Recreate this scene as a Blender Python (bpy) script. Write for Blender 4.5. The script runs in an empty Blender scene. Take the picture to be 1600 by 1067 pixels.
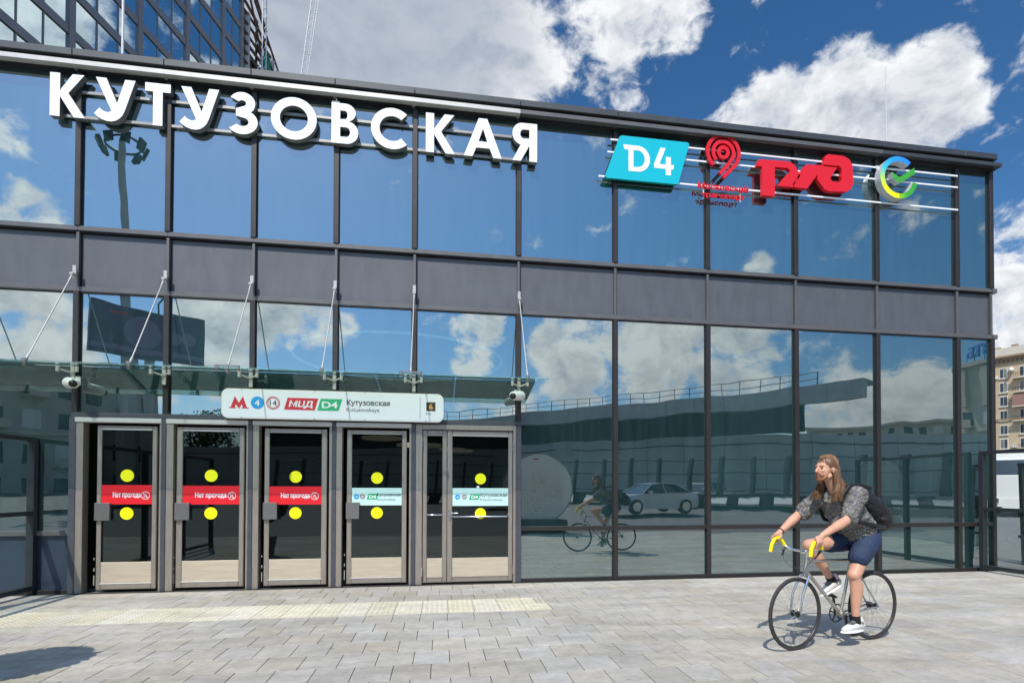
import bpy, bmesh, math, random
from mathutils import Vector, Matrix, noise
random.seed(7)
R = math.radians
sc = bpy.context.scene
COL = sc.collection

# ---------------------------------------------------------------- camera
CAM = Vector((-1.223, -8.725, 1.4936))
cd = bpy.data.cameras.new('camera'); cam = bpy.data.objects.new('camera', cd); COL.objects.link(cam)
right = Vector((0.98743735, -0.15799765, 0.00205558))
fwd = Vector((0.15794784, 0.98732684, 0.01543361))
up = Vector((-0.004468, -0.01491505, 0.99987878))
cam.matrix_world = Matrix(((right.x, up.x, -fwd.x, CAM.x), (right.y, up.y, -fwd.y, CAM.y), (right.z, up.z, -fwd.z, CAM.z), (0, 0, 0, 1)))
cd.sensor_fit = 'HORIZONTAL'; cd.sensor_width = 36; cd.lens = 36 * 859.85 / 1600
cd.shift_x = -(825.9 - 800) / 1600; cd.shift_y = (748.98 - 533.5) / 1600
cd.clip_start = 0.05; cd.clip_end = 3000
sc.camera = cam

# ---------------------------------------------------------------- exposure, sun, sky
sc.view_settings.view_transform = 'Standard'
try: sc.view_settings.look = 'None'
except Exception: pass
sc.view_settings.exposure = 0.0; sc.view_settings.gamma = 1.0; sc.view_settings.use_curve_mapping = False
sc.cycles.max_bounces = 10; sc.cycles.transparent_max_bounces = 12; sc.cycles.glossy_bounces = 5
SUNL = Vector((0.29, 0.70, -1.0)).normalized()          # direction the light travels
SUN_EL = math.asin(-SUNL.z)
sl = bpy.data.lights.new('sun', 'SUN'); sl.energy = 4.6; sl.angle = R(0.53); sl.color = (1.0, 0.945, 0.865)
so = bpy.data.objects.new('sun', sl); COL.objects.link(so)
so.rotation_euler = SUNL.to_track_quat('-Z', 'Y').to_euler()

W = bpy.data.worlds.new('World'); sc.world = W; W.use_nodes = True
nt = W.node_tree; nt.nodes.clear()
def N(t, **kw):
    n = nt.nodes.new(t)
    for k, v in kw.items(): setattr(n, k, v)
    return n
def LK(a, b): nt.links.new(a, b)
def M(op, a, b=None, c=None, clamp=False):
    n = nt.nodes.new('ShaderNodeMath'); n.operation = op; n.use_clamp = clamp
    for i, v in enumerate((a, b, c)):
        if v is None: continue
        if isinstance(v, (int, float)): n.inputs[i].default_value = v
        else: nt.links.new(v, n.inputs[i])
    return n.outputs[0]
out = N('ShaderNodeOutputWorld')
sky = N('ShaderNodeTexSky'); sky.sky_type = 'NISHITA'; sky.sun_disc = False
sky.sun_elevation = SUN_EL; sky.sun_rotation = math.atan2(-SUNL.x, -SUNL.y)
sky.air_density = 1.0; sky.dust_density = 0.6; sky.ozone_density = 3.0; sky.altitude = 200
hs = N('ShaderNodeHueSaturation'); hs.inputs['Saturation'].default_value = 1.27; hs.inputs['Value'].default_value = 1.22
LK(sky.outputs[0], hs.inputs['Color'])
bg1 = N('ShaderNodeBackground'); bg1.inputs['Strength'].default_value = 0.10
tc = N('ShaderNodeTexCoord')
dirv = tc.outputs['Generated']
def noise_tex(vec, scale, detail, rough, dist=0.0):
    n = N('ShaderNodeTexNoise'); n.inputs['Scale'].default_value = scale; n.inputs['Detail'].default_value = detail
    n.inputs['Roughness'].default_value = rough; n.inputs['Distortion'].default_value = dist
    LK(vec, n.inputs['Vector']); return n.outputs['Fac']
def vadd(v, off):
    n = N('ShaderNodeVectorMath', operation='ADD'); LK(v, n.inputs[0]); n.inputs[1].default_value = off; return n.outputs[0]
# clouds: (direction, angular radius in degrees, weight)
CL = [((-.06,.734,.677),13,1.45),((-.115,.777,.619),10,1.35),((.02,.783,.63),6.0,1.05),((-.25,.78,.62),11,1.0),((.235,.70,.675),5.5,.85),((.28,.69,.66),4,.8),((.25,.771,.586),2.6,.62),
      ((.119,.784,.609),3.0,.9),((.475,.715,.505),4.2,1.3),((.54,.665,.505),4.4,1.35),((.605,.605,.515),2.9,1.2),((.42,.75,.495),3.6,1.0),((.61,.62,.485),3.6,1.1),((.743,.605,.287),5,.95),((.79,.56,.26),7,1.0),((.76,.611,.223),4.5,.9),((.30,.62,.735),5,.7),
      ((-.511,-.747,.425),1.6,.55),((-.523,-.776,.345),2.3,.95),((-.50,-.80,.338),1.6,.8),((-.536,-.81,.239),3.0,1.0),((-.515,-.837,.188),3.6,1.1),((-.60,-.78,.17),4,1.0),
      ((-.338,-.903,.266),4.0,1.1),((-.271,-.925,.275),3.4,1.1),((-.20,-.941,.27),2.8,.9),((-.342,-.916,.20),3.4,1.0),((.072,-.957,.282),2.6,.95),((.057,-.972,.228),2.2,.95),
      ((.223,-.942,.251),4.0,1.2),((.237,-.951,.186),3.2,1.0),((.37,-.896,.255),4.6,1.2),((.365,-.911,.193),3.6,1.0),((.30,-.92,.26),3.2,1.0),((.485,-.847,.216),4.4,1.15),((.514,-.838,.170),3.6,1.0),((.56,-.80,.24),3.4,.8),
      ((.649,-.664,.372),1.8,.85),((.59,-.726,.354),2.0,.85),((.497,-.792,.350),1.5,.8),((.702,-.699,.134),3.4,1.1),((.639,-.761,.113),4.2,1.1),((.603,-.771,.195),2.2,.8),((.70,-.61,.355),2.0,.7),((.1,-.99,.10),4.5,.9),((-.15,-.98,.10),4,.9),
      ((.705,.455,.522),4.2,1.15),((-.8,.3,.5),14,.9),((-.9,-.3,.3),10,.9),((.9,.1,.4),12,.9),((.9,-.3,.25),8,1.0),((.1,-.45,.88),6,.5),((-.75,-.55,.35),7,.8),((.2,.2,.95),9,.6),((-.4,.9,.2),7,.9),((.1,.98,.18),6,.9)]
field = None
for d, rad, w in CL:
    dn = Vector(d).normalized()
    dp = N('ShaderNodeVectorMath', operation='DOT_PRODUCT'); LK(dirv, dp.inputs[0]); dp.inputs[1].default_value = dn
    mr = N('ShaderNodeMapRange'); mr.interpolation_type = 'SMOOTHSTEP'
    mr.inputs['From Min'].default_value = math.cos(R(rad * 1.5)); mr.inputs['From Max'].default_value = 1.0 - (1 - math.cos(R(rad))) * .12
    mr.inputs['To Min'].default_value = 0; mr.inputs['To Max'].default_value = w
    LK(dp.outputs['Value'], mr.inputs['Value'])
    field = mr.outputs[0] if field is None else M('SMOOTH_MAX', field, mr.outputs[0], .15)
mp = N('ShaderNodeMapping'); LK(dirv, mp.inputs['Vector']); mp.inputs['Scale'].default_value = (1, 1, 1.35)
pv = mp.outputs[0]
n1 = noise_tex(pv, 8.0, 12, .57, .3)
n2 = noise_tex(vadd(pv, (-.008, -.017, .026)), 8.0, 12, .57, .3)     # the same field a step towards the sun: lit rims
n3 = noise_tex(pv, 2.2, 4, .5)
n4 = noise_tex(pv, 30.0, 9, .62, .4)
dens = M('ADD', field, M('MULTIPLY', M('SUBTRACT', n1, .5), 2.7))
dens = M('ADD', dens, M('MULTIPLY', M('SUBTRACT', n4, .5), 1.5))
mask = N('ShaderNodeMapRange'); mask.interpolation_type = 'SMOOTHSTEP'
mask.inputs['From Min'].default_value = .42; mask.inputs['From Max'].default_value = 1.02; LK(dens, mask.inputs['Value'])
thick = N('ShaderNodeMapRange'); thick.inputs['From Min'].default_value = .7; thick.inputs['From Max'].default_value = 1.55; LK(dens, thick.inputs['Value'])
lit = M('ADD', M('MULTIPLY', M('SUBTRACT', n1, n2), 6.0), .5, clamp=True)
sh = M('SUBTRACT', 1.0, M('MULTIPLY', thick.outputs[0], M('SUBTRACT', 1.15, n3)), clamp=True)
sh = M('ADD', M('MULTIPLY', sh, .66), M('MULTIPLY', lit, .50), clamp=True)
cr = N('ShaderNodeValToRGB'); LK(sh, cr.inputs[0])
e = cr.color_ramp.elements; e[0].position = .12; e[0].color = (.31, .37, .47, 1); e[1].position = .92; e[1].color = (.93, .95, .97, 1)
m_ = e.new(.5); m_.color = (.64, .68, .74, 1)
bg2 = N('ShaderNodeBackground'); sd = N('ShaderNodeVectorMath', operation='DOT_PRODUCT'); LK(dirv, sd.inputs[0]); sd.inputs[1].default_value = -SUNL
gl_ = N('ShaderNodeMapRange'); gl_.interpolation_type = 'SMOOTHSTEP'; gl_.inputs['From Min'].default_value = .25; gl_.inputs['From Max'].default_value = 1.05; gl_.inputs['To Min'].default_value = 1.0; gl_.inputs['To Max'].default_value = 2.0
LK(sd.outputs['Value'], gl_.inputs['Value'])                       # air and clouds glow towards the sun
def scale_col(c, f):
    n = N('ShaderNodeVectorMath', operation='SCALE'); LK(c, n.inputs[0]); LK(f, n.inputs['Scale']); return n.outputs[0]
LK(scale_col(hs.outputs[0], gl_.outputs[0]), bg1.inputs['Color']); gd = N('ShaderNodeVectorMath', operation='DOT_PRODUCT'); LK(dirv, gd.inputs[0]); gd.inputs[1].default_value = Vector((-.10, .74, .66)).normalized()
gm = N('ShaderNodeMapRange'); gm.interpolation_type = 'SMOOTHSTEP'; gm.inputs['From Min'].default_value = math.cos(R(17)); gm.inputs['From Max'].default_value = math.cos(R(5)); gm.inputs['To Min'].default_value = 0.0; gm.inputs['To Max'].default_value = .80
LK(gd.outputs['Value'], gm.inputs['Value'])                        # the big cloud shows its grey underside
gx = N('ShaderNodeMix', data_type='RGBA'); LK(gm.outputs[0], gx.inputs['Factor']); LK(cr.outputs[0], gx.inputs['A'])
soft = N('ShaderNodeMix', data_type='RGBA'); soft.inputs['A'].default_value = (.27, .33, .44, 1); soft.inputs['B'].default_value = (.50, .55, .63, 1); LK(n3, soft.inputs['Factor']); LK(soft.outputs['Result'], gx.inputs['B'])
LK(scale_col(gx.outputs['Result'], gl_.outputs[0]), bg2.inputs['Color']); bg2.inputs['Strength'].default_value = 1.02
mx = N('ShaderNodeMixShader'); LK(mask.outputs[0], mx.inputs[0]); LK(bg1.outputs[0], mx.inputs[1]); LK(bg2.outputs[0], mx.inputs[2]); LK(mx.outputs[0], out.inputs[0])

# ---------------------------------------------------------------- materials
MATS = {}
def mat(name, col, rough=.6, metal=0.0, var=.0, vscale=8.0, bump=0.0, bscale=60.0, spec=.5, rnd=0.0, emit=None, col2=None, stretch=(1, 1, 1), detail=6):
    m = bpy.data.materials.new(name); m.use_nodes = True; t = m.node_tree; b = t.nodes['Principled BSDF']
    b.inputs['Roughness'].default_value = rough; b.inputs['Metallic'].default_value = metal
    b.inputs['Specular IOR Level'].default_value = spec
    b.inputs['Base Color'].default_value = (*col, 1)
    g = t.nodes.new('ShaderNodeNewGeometry')
    vec = g.outputs['Position']
    if stretch != (1, 1, 1):
        mp = t.nodes.new('ShaderNodeMapping'); mp.inputs['Scale'].default_value = stretch; t.links.new(vec, mp.inputs['Vector']); vec = mp.outputs[0]
    if var or rnd or col2:
        tn = t.nodes.new('ShaderNodeTexNoise'); tn.inputs['Scale'].default_value = vscale; tn.inputs['Detail'].default_value = detail; tn.inputs['Roughness'].default_value = .62
        t.links.new(vec, tn.inputs['Vector'])
        rp = t.nodes.new('ShaderNodeMapRange'); rp.inputs['From Min'].default_value = .3; rp.inputs['From Max'].default_value = .7
        t.links.new(tn.outputs['Fac'], rp.inputs['Value'])
        mc = t.nodes.new('ShaderNodeMix'); mc.data_type = 'RGBA'
        c2 = col2 if col2 else tuple(min(1, c * (1 + var)) for c in col); c1 = col if col2 else tuple(c * (1 - var) for c in col)
        mc.inputs['A'].default_value = (*c1, 1); mc.inputs['B'].default_value = (*c2, 1)
        t.links.new(rp.outputs[0], mc.inputs['Factor'])
        last = mc.outputs['Result']
        if rnd:
            oi = t.nodes.new('ShaderNodeObjectInfo'); ad = t.nodes.new('ShaderNodeMath'); ad.operation = 'ADD'
            t.links.new(oi.outputs['Random'], ad.inputs[0]); t.links.new(g.outputs['Random Per Island'], ad.inputs[1])
            fr = t.nodes.new('ShaderNodeMath'); fr.operation = 'FRACT'; t.links.new(ad.outputs[0], fr.inputs[0])
            mr = t.nodes.new('ShaderNodeMapRange'); mr.inputs['To Min'].default_value = 1 - rnd; mr.inputs['To Max'].default_value = 1 + rnd
            t.links.new(fr.outputs[0], mr.inputs['Value'])
            hv = t.nodes.new('ShaderNodeHueSaturation'); t.links.new(last, hv.inputs['Color']); t.links.new(mr.outputs[0], hv.inputs['Value'])
            f2 = t.nodes.new('ShaderNodeMath'); f2.operation = 'MULTIPLY'; f2.inputs[1].default_value = 7.31; t.links.new(ad.outputs[0], f2.inputs[0])
            f3 = t.nodes.new('ShaderNodeMath'); f3.operation = 'FRACT'; t.links.new(f2.outputs[0], f3.inputs[0])
            mr2 = t.nodes.new('ShaderNodeMapRange'); mr2.inputs['To Min'].default_value = .65; mr2.inputs['To Max'].default_value = 1.3
            t.links.new(f3.outputs[0], mr2.inputs['Value']); t.links.new(mr2.outputs[0], hv.inputs['Saturation'])
            last = hv.outputs[0]
        t.links.new(last, b.inputs['Base Color'])
        rr = t.nodes.new('ShaderNodeMapRange'); rr.inputs['To Min'].default_value = max(0, rough - .08); rr.inputs['To Max'].default_value = min(1, rough + .08)
        t.links.new(tn.outputs['Fac'], rr.inputs['Value']); t.links.new(rr.outputs[0], b.inputs['Roughness'])
    if bump:
        bn = t.nodes.new('ShaderNodeTexNoise'); bn.inputs['Scale'].default_value = bscale; bn.inputs['Detail'].default_value = 4
        t.links.new(vec, bn.inputs['Vector'])
        bp = t.nodes.new('ShaderNodeBump'); bp.inputs['Strength'].default_value = 1.0; bp.inputs['Distance'].default_value = bump
        t.links.new(bn.outputs['Fac'], bp.inputs['Height']); t.links.new(bp.outputs[0], b.inputs['Normal'])
    if emit:
        b.inputs['Emission Color'].default_value = (*emit[0], 1); b.inputs['Emission Strength'].default_value = emit[1]
    MATS[name] = m; return m

def glass(name, refl, reflcol, trans, dif, difw=.06, wave=.0, wscale=.6, rough=0.0, gmax=1.0, grime=0.0):
    """coated glazing: a mirror coat over tinted see-through glass with a little dust; wave = uneven float glass, each pane its own"""
    m = bpy.data.materials.new(name); m.use_nodes = True; t = m.node_tree; t.nodes.clear()
    o = t.nodes.new('ShaderNodeOutputMaterial')
    gl = t.nodes.new('ShaderNodeBsdfGlossy'); gl.inputs['Color'].default_value = (*reflcol, 1); gl.inputs['Roughness'].default_value = rough
    tr = t.nodes.new('ShaderNodeBsdfTransparent'); tr.inputs['Color'].default_value = (*trans, 1)
    df = t.nodes.new('ShaderNodeBsdfDiffuse'); df.inputs['Color'].default_value = (*dif, 1)
    fr = t.nodes.new('ShaderNodeFresnel'); fr.inputs['IOR'].default_value = 1.5
    mr = t.nodes.new('ShaderNodeMapRange'); mr.inputs['From Min'].default_value = .04; mr.inputs['To Min'].default_value = refl; mr.inputs['To Max'].default_value = gmax
    t.links.new(fr.outputs[0], mr.inputs['Value'])
    m1 = t.nodes.new('ShaderNodeMixShader'); m1.inputs[0].default_value = difw; t.links.new(tr.outputs[0], m1.inputs[1]); t.links.new(df.outputs[0], m1.inputs[2])
    m2 = t.nodes.new('ShaderNodeMixShader'); t.links.new(mr.outputs[0], m2.inputs[0]); t.links.new(m1.outputs[0], m2.inputs[1]); t.links.new(gl.outputs[0], m2.inputs[2])
    if grime:                                                        # dust and faint rain streaks on the outside
        g0 = t.nodes.new('ShaderNodeNewGeometry'); mp0 = t.nodes.new('ShaderNodeMapping'); mp0.inputs['Scale'].default_value = (5, 1, .5); t.links.new(g0.outputs['Position'], mp0.inputs['Vector'])
        t0 = t.nodes.new('ShaderNodeTexNoise'); t0.inputs['Scale'].default_value = 1.6; t0.inputs['Detail'].default_value = 8; t.links.new(mp0.outputs[0], t0.inputs['Vector'])
        oi0 = t.nodes.new('ShaderNodeObjectInfo'); a0 = t.nodes.new('ShaderNodeMath'); a0.operation = 'MULTIPLY_ADD'; a0.inputs[1].default_value = .35; t.links.new(oi0.outputs['Random'], a0.inputs[0]); t.links.new(t0.outputs['Fac'], a0.inputs[2])
        r0 = t.nodes.new('ShaderNodeMapRange'); r0.inputs['From Min'].default_value = .4; r0.inputs['From Max'].default_value = .95; r0.inputs['To Min'].default_value = difw * (1 - grime); r0.inputs['To Max'].default_value = difw * (1 + grime)
        t.links.new(a0.outputs[0], r0.inputs['Value']); t.links.new(r0.outputs[0], m1.inputs[0])
    if wave:
        g = t.nodes.new('ShaderNodeNewGeometry'); oi = t.nodes.new('ShaderNodeObjectInfo')
        cx = t.nodes.new('ShaderNodeCombineXYZ'); mm = t.nodes.new('ShaderNodeMath'); mm.operation = 'MULTIPLY'; mm.inputs[1].default_value = 40
        t.links.new(oi.outputs['Random'], mm.inputs[0]); t.links.new(mm.outputs[0], cx.inputs[1])
        ad = t.nodes.new('ShaderNodeVectorMath'); ad.operation = 'ADD'; t.links.new(g.outputs['Position'], ad.inputs[0]); t.links.new(cx.outputs[0], ad.inputs[1])
        tn = t.nodes.new('ShaderNodeTexNoise'); tn.inputs['Scale'].default_value = wscale; tn.inputs['Detail'].default_value = 1.5; t.links.new(ad.outputs[0], tn.inputs['Vector'])
        bp = t.nodes.new('ShaderNodeBump'); bp.inputs['Distance'].default_value = wave; t.links.new(tn.outputs['Fac'], bp.inputs['Height'])
        t.links.new(bp.outputs[0], gl.inputs['Normal'])
    t.links.new(m2.outputs[0], o.inputs[0]); MATS[name] = m; return m

# ---------------------------------------------------------------- object helpers
ROOTPOS = {}
def wpos(o): 
    p = Vector(o.location)
    while o.parent: o = o.parent; p += Vector(o.location)
    return p
def tag(o, label=None, cat=None, group=None, kind=None):
    if label: o['label'] = label
    if cat: o['category'] = cat
    if group: o['group'] = group
    if kind: o['kind'] = kind
    return o
def thing(name, label, cat, loc=(0, 0, 0), group=None):
    o = bpy.data.objects.new(name, None); COL.objects.link(o); o.location = loc; o.empty_display_size = .1
    return tag(o, label, cat, group)
def link_mesh(name, me, m, parent=None, loc=None):
    """me holds world coordinates when loc is None; else me is local and stands at loc (world)"""
    o = bpy.data.objects.new(name, me); COL.objects.link(o)
    pp = wpos(parent) if parent else Vector((0, 0, 0))
    if parent: o.parent = parent
    if loc is None:
        if parent and pp.length > 0: me.transform(Matrix.Translation(-pp))
    else: o.location = Vector(loc) - pp
    if m is not None and len(me.materials) == 0: me.materials.append(m if not isinstance(m, str) else MATS[m])
    return o
class MB:
    def __init__(s): s.v = []; s.f = []; s.sm = []
    def add(s, vs, fs, smooth=False):
        n = len(s.v); s.v += [tuple(v) for v in vs]; s.f += [tuple(i + n for i in f) for f in fs]; s.sm += [smooth] * len(fs); return s
    def box(s, x0, x1, y0, y1, z0, z1):
        return s.add([(x0, y0, z0), (x1, y0, z0), (x1, y1, z0), (x0, y1, z0), (x0, y0, z1), (x1, y0, z1), (x1, y1, z1), (x0, y1, z1)],
                     [(0, 3, 2, 1), (4, 5, 6, 7), (0, 1, 5, 4), (1, 2, 6, 5), (2, 3, 7, 6), (3, 0, 4, 7)])
    def bbox(s, x0, x1, y0, y1, z0, z1, b=.004):
        """box with a small chamfer round the outward (-y) face"""
        s.add([(x0, y1, z0), (x1, y1, z0), (x1, y1, z1), (x0, y1, z1), (x0, y0 + b, z0), (x1, y0 + b, z0), (x1, y0 + b, z1), (x0, y0 + b, z1), (x0 + b, y0, z0 + b), (x1 - b, y0, z0 + b), (x1 - b, y0, z1 - b), (x0 + b, y0, z1 - b)],
              [(0, 3, 2, 1), (0, 1, 5, 4), (1, 2, 6, 5), (2, 3, 7, 6), (3, 0, 4, 7), (4, 5, 9, 8), (5, 6, 10, 9), (6, 7, 11, 10), (7, 4, 8, 11), (8, 9, 10, 11)]); return s
    def obox(s, a, b, w, h, up=(0, 0, 1)):
        """beam from a to b, w wide, h high"""
        a = Vector(a); b = Vector(b); d = (b - a).normalized(); u = Vector(up)
        if abs(d.dot(u)) > .98: u = Vector((1, 0, 0))
        sd = d.cross(u).normalized() * w / 2; u = sd.cross(d).normalized() * h / 2
        vs = [p + q for p in (a, b) for q in (-sd - u, sd - u, sd + u, -sd + u)]
        return s.add(vs, [(0, 1, 2, 3), (7, 6, 5, 4), (0, 4, 5, 1), (1, 5, 6, 2), (2, 6, 7, 3), (3, 7, 4, 0)])
    def tube(s, pts, r, n=8, caps=True, closed=False, smooth=True):
        pts = [Vector(p) for p in pts]; rs = r if isinstance(r, (list, tuple)) else [r] * len(pts)
        rings = []; prev = None; L = len(pts)
        for i, p in enumerate(pts):
            if closed: d = (pts[(i + 1) % L] - pts[i - 1]).normalized()
            else: d = (pts[min(i + 1, L - 1)] - pts[max(i - 1, 0)]).normalized()
            if prev is None:
                a = Vector((0, 0, 1)) if abs(d.z) < .9 else Vector((1, 0, 0)); u = d.cross(a).normalized()
            else: u = (prev - d * prev.dot(d)).normalized()
            prev = u; w = d.cross(u)
            rings.append([p + (u * math.cos(t) + w * math.sin(t)) * rs[i] for t in [2 * math.pi * k / n for k in range(n)]])
        vs = [v for r_ in rings for v in r_]; fs = []
        for i in range(L if closed else L - 1):
            a = i * n; b = ((i + 1) % L) * n
            for k in range(n): fs.append((a + k, a + (k + 1) % n, b + (k + 1) % n, b + k))
        s.add(vs, fs, smooth)
        if caps and not closed:
            s.add(rings[0], [tuple(reversed(range(n)))]); s.add(rings[-1], [tuple(range(n))])
        return s
    def ring(s, c, ax, Rr, r, n=40, m=8):
        ax = Vector(ax).normalized(); a = Vector((0, 0, 1)) if abs(ax.z) < .9 else Vector((1, 0, 0)); u = ax.cross(a).normalized(); w = ax.cross(u); c = Vector(c)
        return s.tube([c + (u * math.cos(t) + w * math.sin(t)) * Rr for t in [2 * math.pi * k / n for k in range(n)]], r, m, closed=True)
    def disc(s, c, ax, Rr, t, n=24):
        ax = Vector(ax).normalized(); return s.tube([Vector(c) - ax * t / 2, Vector(c) + ax * t / 2], Rr, n, smooth=False)
    def ball(s, c, r, seg=12, rings=8, M3=None):
        """ellipsoid; r is a number or 3 radii, M3 an optional 3x3 rotation"""
        if not isinstance(r, (tuple, list)): r = (r, r, r)
        c = Vector(c); vs = []; fs = []
        for i in range(1, rings):
            ph = math.pi * i / rings
            for k in range(seg):
                t = 2 * math.pi * k / seg; v = Vector((r[0] * math.sin(ph) * math.cos(t), r[1] * math.sin(ph) * math.sin(t), r[2] * math.cos(ph)))
                vs.append(c + (M3 @ v if M3 else v))
        v = Vector((0, 0, r[2])); top = len(vs); vs.append(c + (M3 @ v if M3 else v)); v = -v; vs.append(c + (M3 @ v if M3 else v))
        for i in range(rings - 2):
            for k in range(seg): a = i * seg; b = a + seg; fs.append((a + k, b + k, b + (k + 1) % seg, a + (k + 1) % seg))
        for k in range(seg): fs.append((top, k, (k + 1) % seg)); a = (rings - 2) * seg; fs.append((top + 1, a + (k + 1) % seg, a + k))
        return s.add(vs, fs, True)
    def cap(s, a, b, ra, rb, n=14, flat=1.0, fax=None):
        """tapered capsule, optionally flattened along fax"""
        a = Vector(a); b = Vector(b); d = b - a; L = d.length; d.normalize()
        u = d.cross(Vector((0, 0, 1)) if abs(d.z) < .9 else Vector((1, 0, 0))).normalized()
        if fax is not None: f = Vector(fax); u = (f - d * f.dot(d)).normalized()
        w = d.cross(u); prof = [(-ra * math.cos(t), ra * math.sin(t)) for t in (.0, .5, 1.0)] + [(0, ra), (L, rb)] + [(L + rb * math.cos(t), rb * math.sin(t)) for t in (1.0, .5, .0)]
        vs = []; fs = []
        for (h, r) in prof[1:-1]:
            for k in range(n):
                t = 2 * math.pi * k / n; vs.append(a + d * h + u * (r * flat * math.cos(t)) + w * (r * math.sin(t)))
        m = len(prof) - 2
        for i in range(m - 1):
            for k in range(n): p = i * n; q = p + n; fs.append((p + k, p + (k + 1) % n, q + (k + 1) % n, q + k))
        vs.append(a + d * prof[0][0]); vs.append(a + d * prof[-1][0]); e0 = m * n
        for k in range(n): fs.append((e0, (k + 1) % n, k)); p = (m - 1) * n; fs.append((e0 + 1, p + k, p + (k + 1) % n))
        return s.add(vs, fs, True)
    def mesh(s, name='m'):
        me = bpy.data.meshes.new(name); me.from_pydata(s.v, [], s.f)
        me.polygons.foreach_set('use_smooth', s.sm); me.update(); return me
    def build(s, name, m, parent=None, loc=None): return link_mesh(name, s.mesh(name), m, parent, loc)

def eval_mesh(o, name):
    dg = bpy.context.evaluated_depsgraph_get(); dg.update()
    me = bpy.data.meshes.new_from_object(o.evaluated_get(dg)); me.name = name; return me
def fuse(mb, name, voxel, m, parent, smooth=3, sub=0, disp=None):
    """blend the shapes of mb into one continuous skin"""
    me = mb.mesh('t'); o = bpy.data.objects.new('t', me); COL.objects.link(o)
    r = o.modifiers.new('r', 'REMESH'); r.mode = 'VOXEL'; r.voxel_size = voxel; r.use_smooth_shade = True
    if smooth: s = o.modifiers.new('s', 'SMOOTH'); s.factor = .6; s.iterations = smooth
    me2 = eval_mesh(o, name); bpy.data.objects.remove(o); bpy.data.meshes.remove(me)
    if disp:
        nn = [v.normal.copy() for v in me2.vertices]; cc = [v.co.copy() for v in me2.vertices]; fl = []
        for c, n_ in zip(cc, nn): p_ = c + n_ * disp(c); fl += [p_.x, p_.y, p_.z]
        me2.vertices.foreach_set('co', fl); me2.update()
    for p in me2.polygons: p.use_smooth = True
    me2.materials.clear()
    return link_mesh(name, me2, m, parent)
def flat_mesh(loops, depth, bevel=0.0, name='f'):
    """filled outline (outer loops and holes) in x,y, from z=0 (front) to z=-depth"""
    cu = bpy.data.curves.new('c', 'CURVE'); cu.dimensions = '2D'; cu.fill_mode = 'BOTH'
    for lp in loops:
        sp = cu.splines.new('POLY'); sp.points.add(len(lp) - 1)
        for i, (x, y) in enumerate(lp): sp.points[i].co = (x, y, 0, 1)
        sp.use_cyclic_u = True
    cu.extrude = depth / 2; cu.bevel_depth = bevel
    o = bpy.data.objects.new('c', cu); COL.objects.link(o); me = eval_mesh(o, name); bpy.data.objects.remove(o); bpy.data.curves.remove(cu)
    me.transform(Matrix.Translation((0, 0, -depth / 2))); me.materials.clear()
    for p in me.polygons: p.use_smooth = False
    return me
def text_mesh(s, size, depth=.002, bold=0.0, align='LEFT', shear=0.0, sx=1.0, name='t', sp=1.0):
    cu = bpy.data.curves.new('c', 'FONT'); cu.body = s; cu.size = size; cu.extrude = depth / 2; cu.offset = bold; cu.align_x = align; cu.shear = shear; cu.space_character = sp
    cu.resolution_u = 3
    o = bpy.data.objects.new('c', cu); COL.objects.link(o); me = eval_mesh(o, name); bpy.data.objects.remove(o); bpy.data.curves.remove(cu)
    me.transform(Matrix.Diagonal((sx, 1, 1, 1))); me.transform(Matrix.Translation((0, 0, -depth / 2))); me.materials.clear()
    return me
def width(me): xs = [v.co.x for v in me.vertices]; return max(xs) - min(xs)
def fit_text(s, x0, x1, z, h_cap, Y, m, name, parent, depth=.002, bold=0.0, shear=0.0):
    """text standing on z from x0 to x1 on a wall facing -y"""
    size = h_cap / .72; me = text_mesh(s, size, depth, bold, shear=shear, name=name)
    xs = [v.co.x for v in me.vertices]; k = (x1 - x0) / (max(xs) - min(xs)); mn = min(xs)
    me.transform(Matrix.Translation((-mn, 0, 0))); me.transform(Matrix.Diagonal((k, 1, 1, 1)))
    me.transform(Matrix.Translation((x0, Y, z)) @ Matrix.Rotation(R(90), 4, 'X'))
    return link_mesh(name, me, m, parent)
def wall_shape(loops, x, z, Y, depth, m, name, parent, sx=1.0, sz=1.0, bevel=0.0):
    me = flat_mesh([[(a * sx, b * sz) for a, b in lp] for lp in loops], depth, bevel, name)
    me.transform(Matrix.Translation((x, Y, z)) @ Matrix.Rotation(R(90), 4, 'X'))
    return link_mesh(name, me, m, parent)
def arc(cx, cy, rx, ry, a0, a1, n=14): return [(cx + rx * math.cos(R(a0 + (a1 - a0) * i / n)), cy + ry * math.sin(R(a0 + (a1 - a0) * i / n))) for i in range(n + 1)]
def stroke(pts, t):
    """outline of a line drawn t thick"""
    L = []; Rr = []
    for i, p in enumerate(pts):
        a = pts[max(i - 1, 0)]; b = pts[min(i + 1, len(pts) - 1)]; dx = b[0] - a[0]; dy = b[1] - a[1]; l = math.hypot(dx, dy) or 1
        nx, ny = -dy / l * t / 2, dx / l * t / 2; L.append((p[0] + nx, p[1] + ny)); Rr.append((p[0] - nx, p[1] - ny))
    return L + Rr[::-1]

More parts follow.
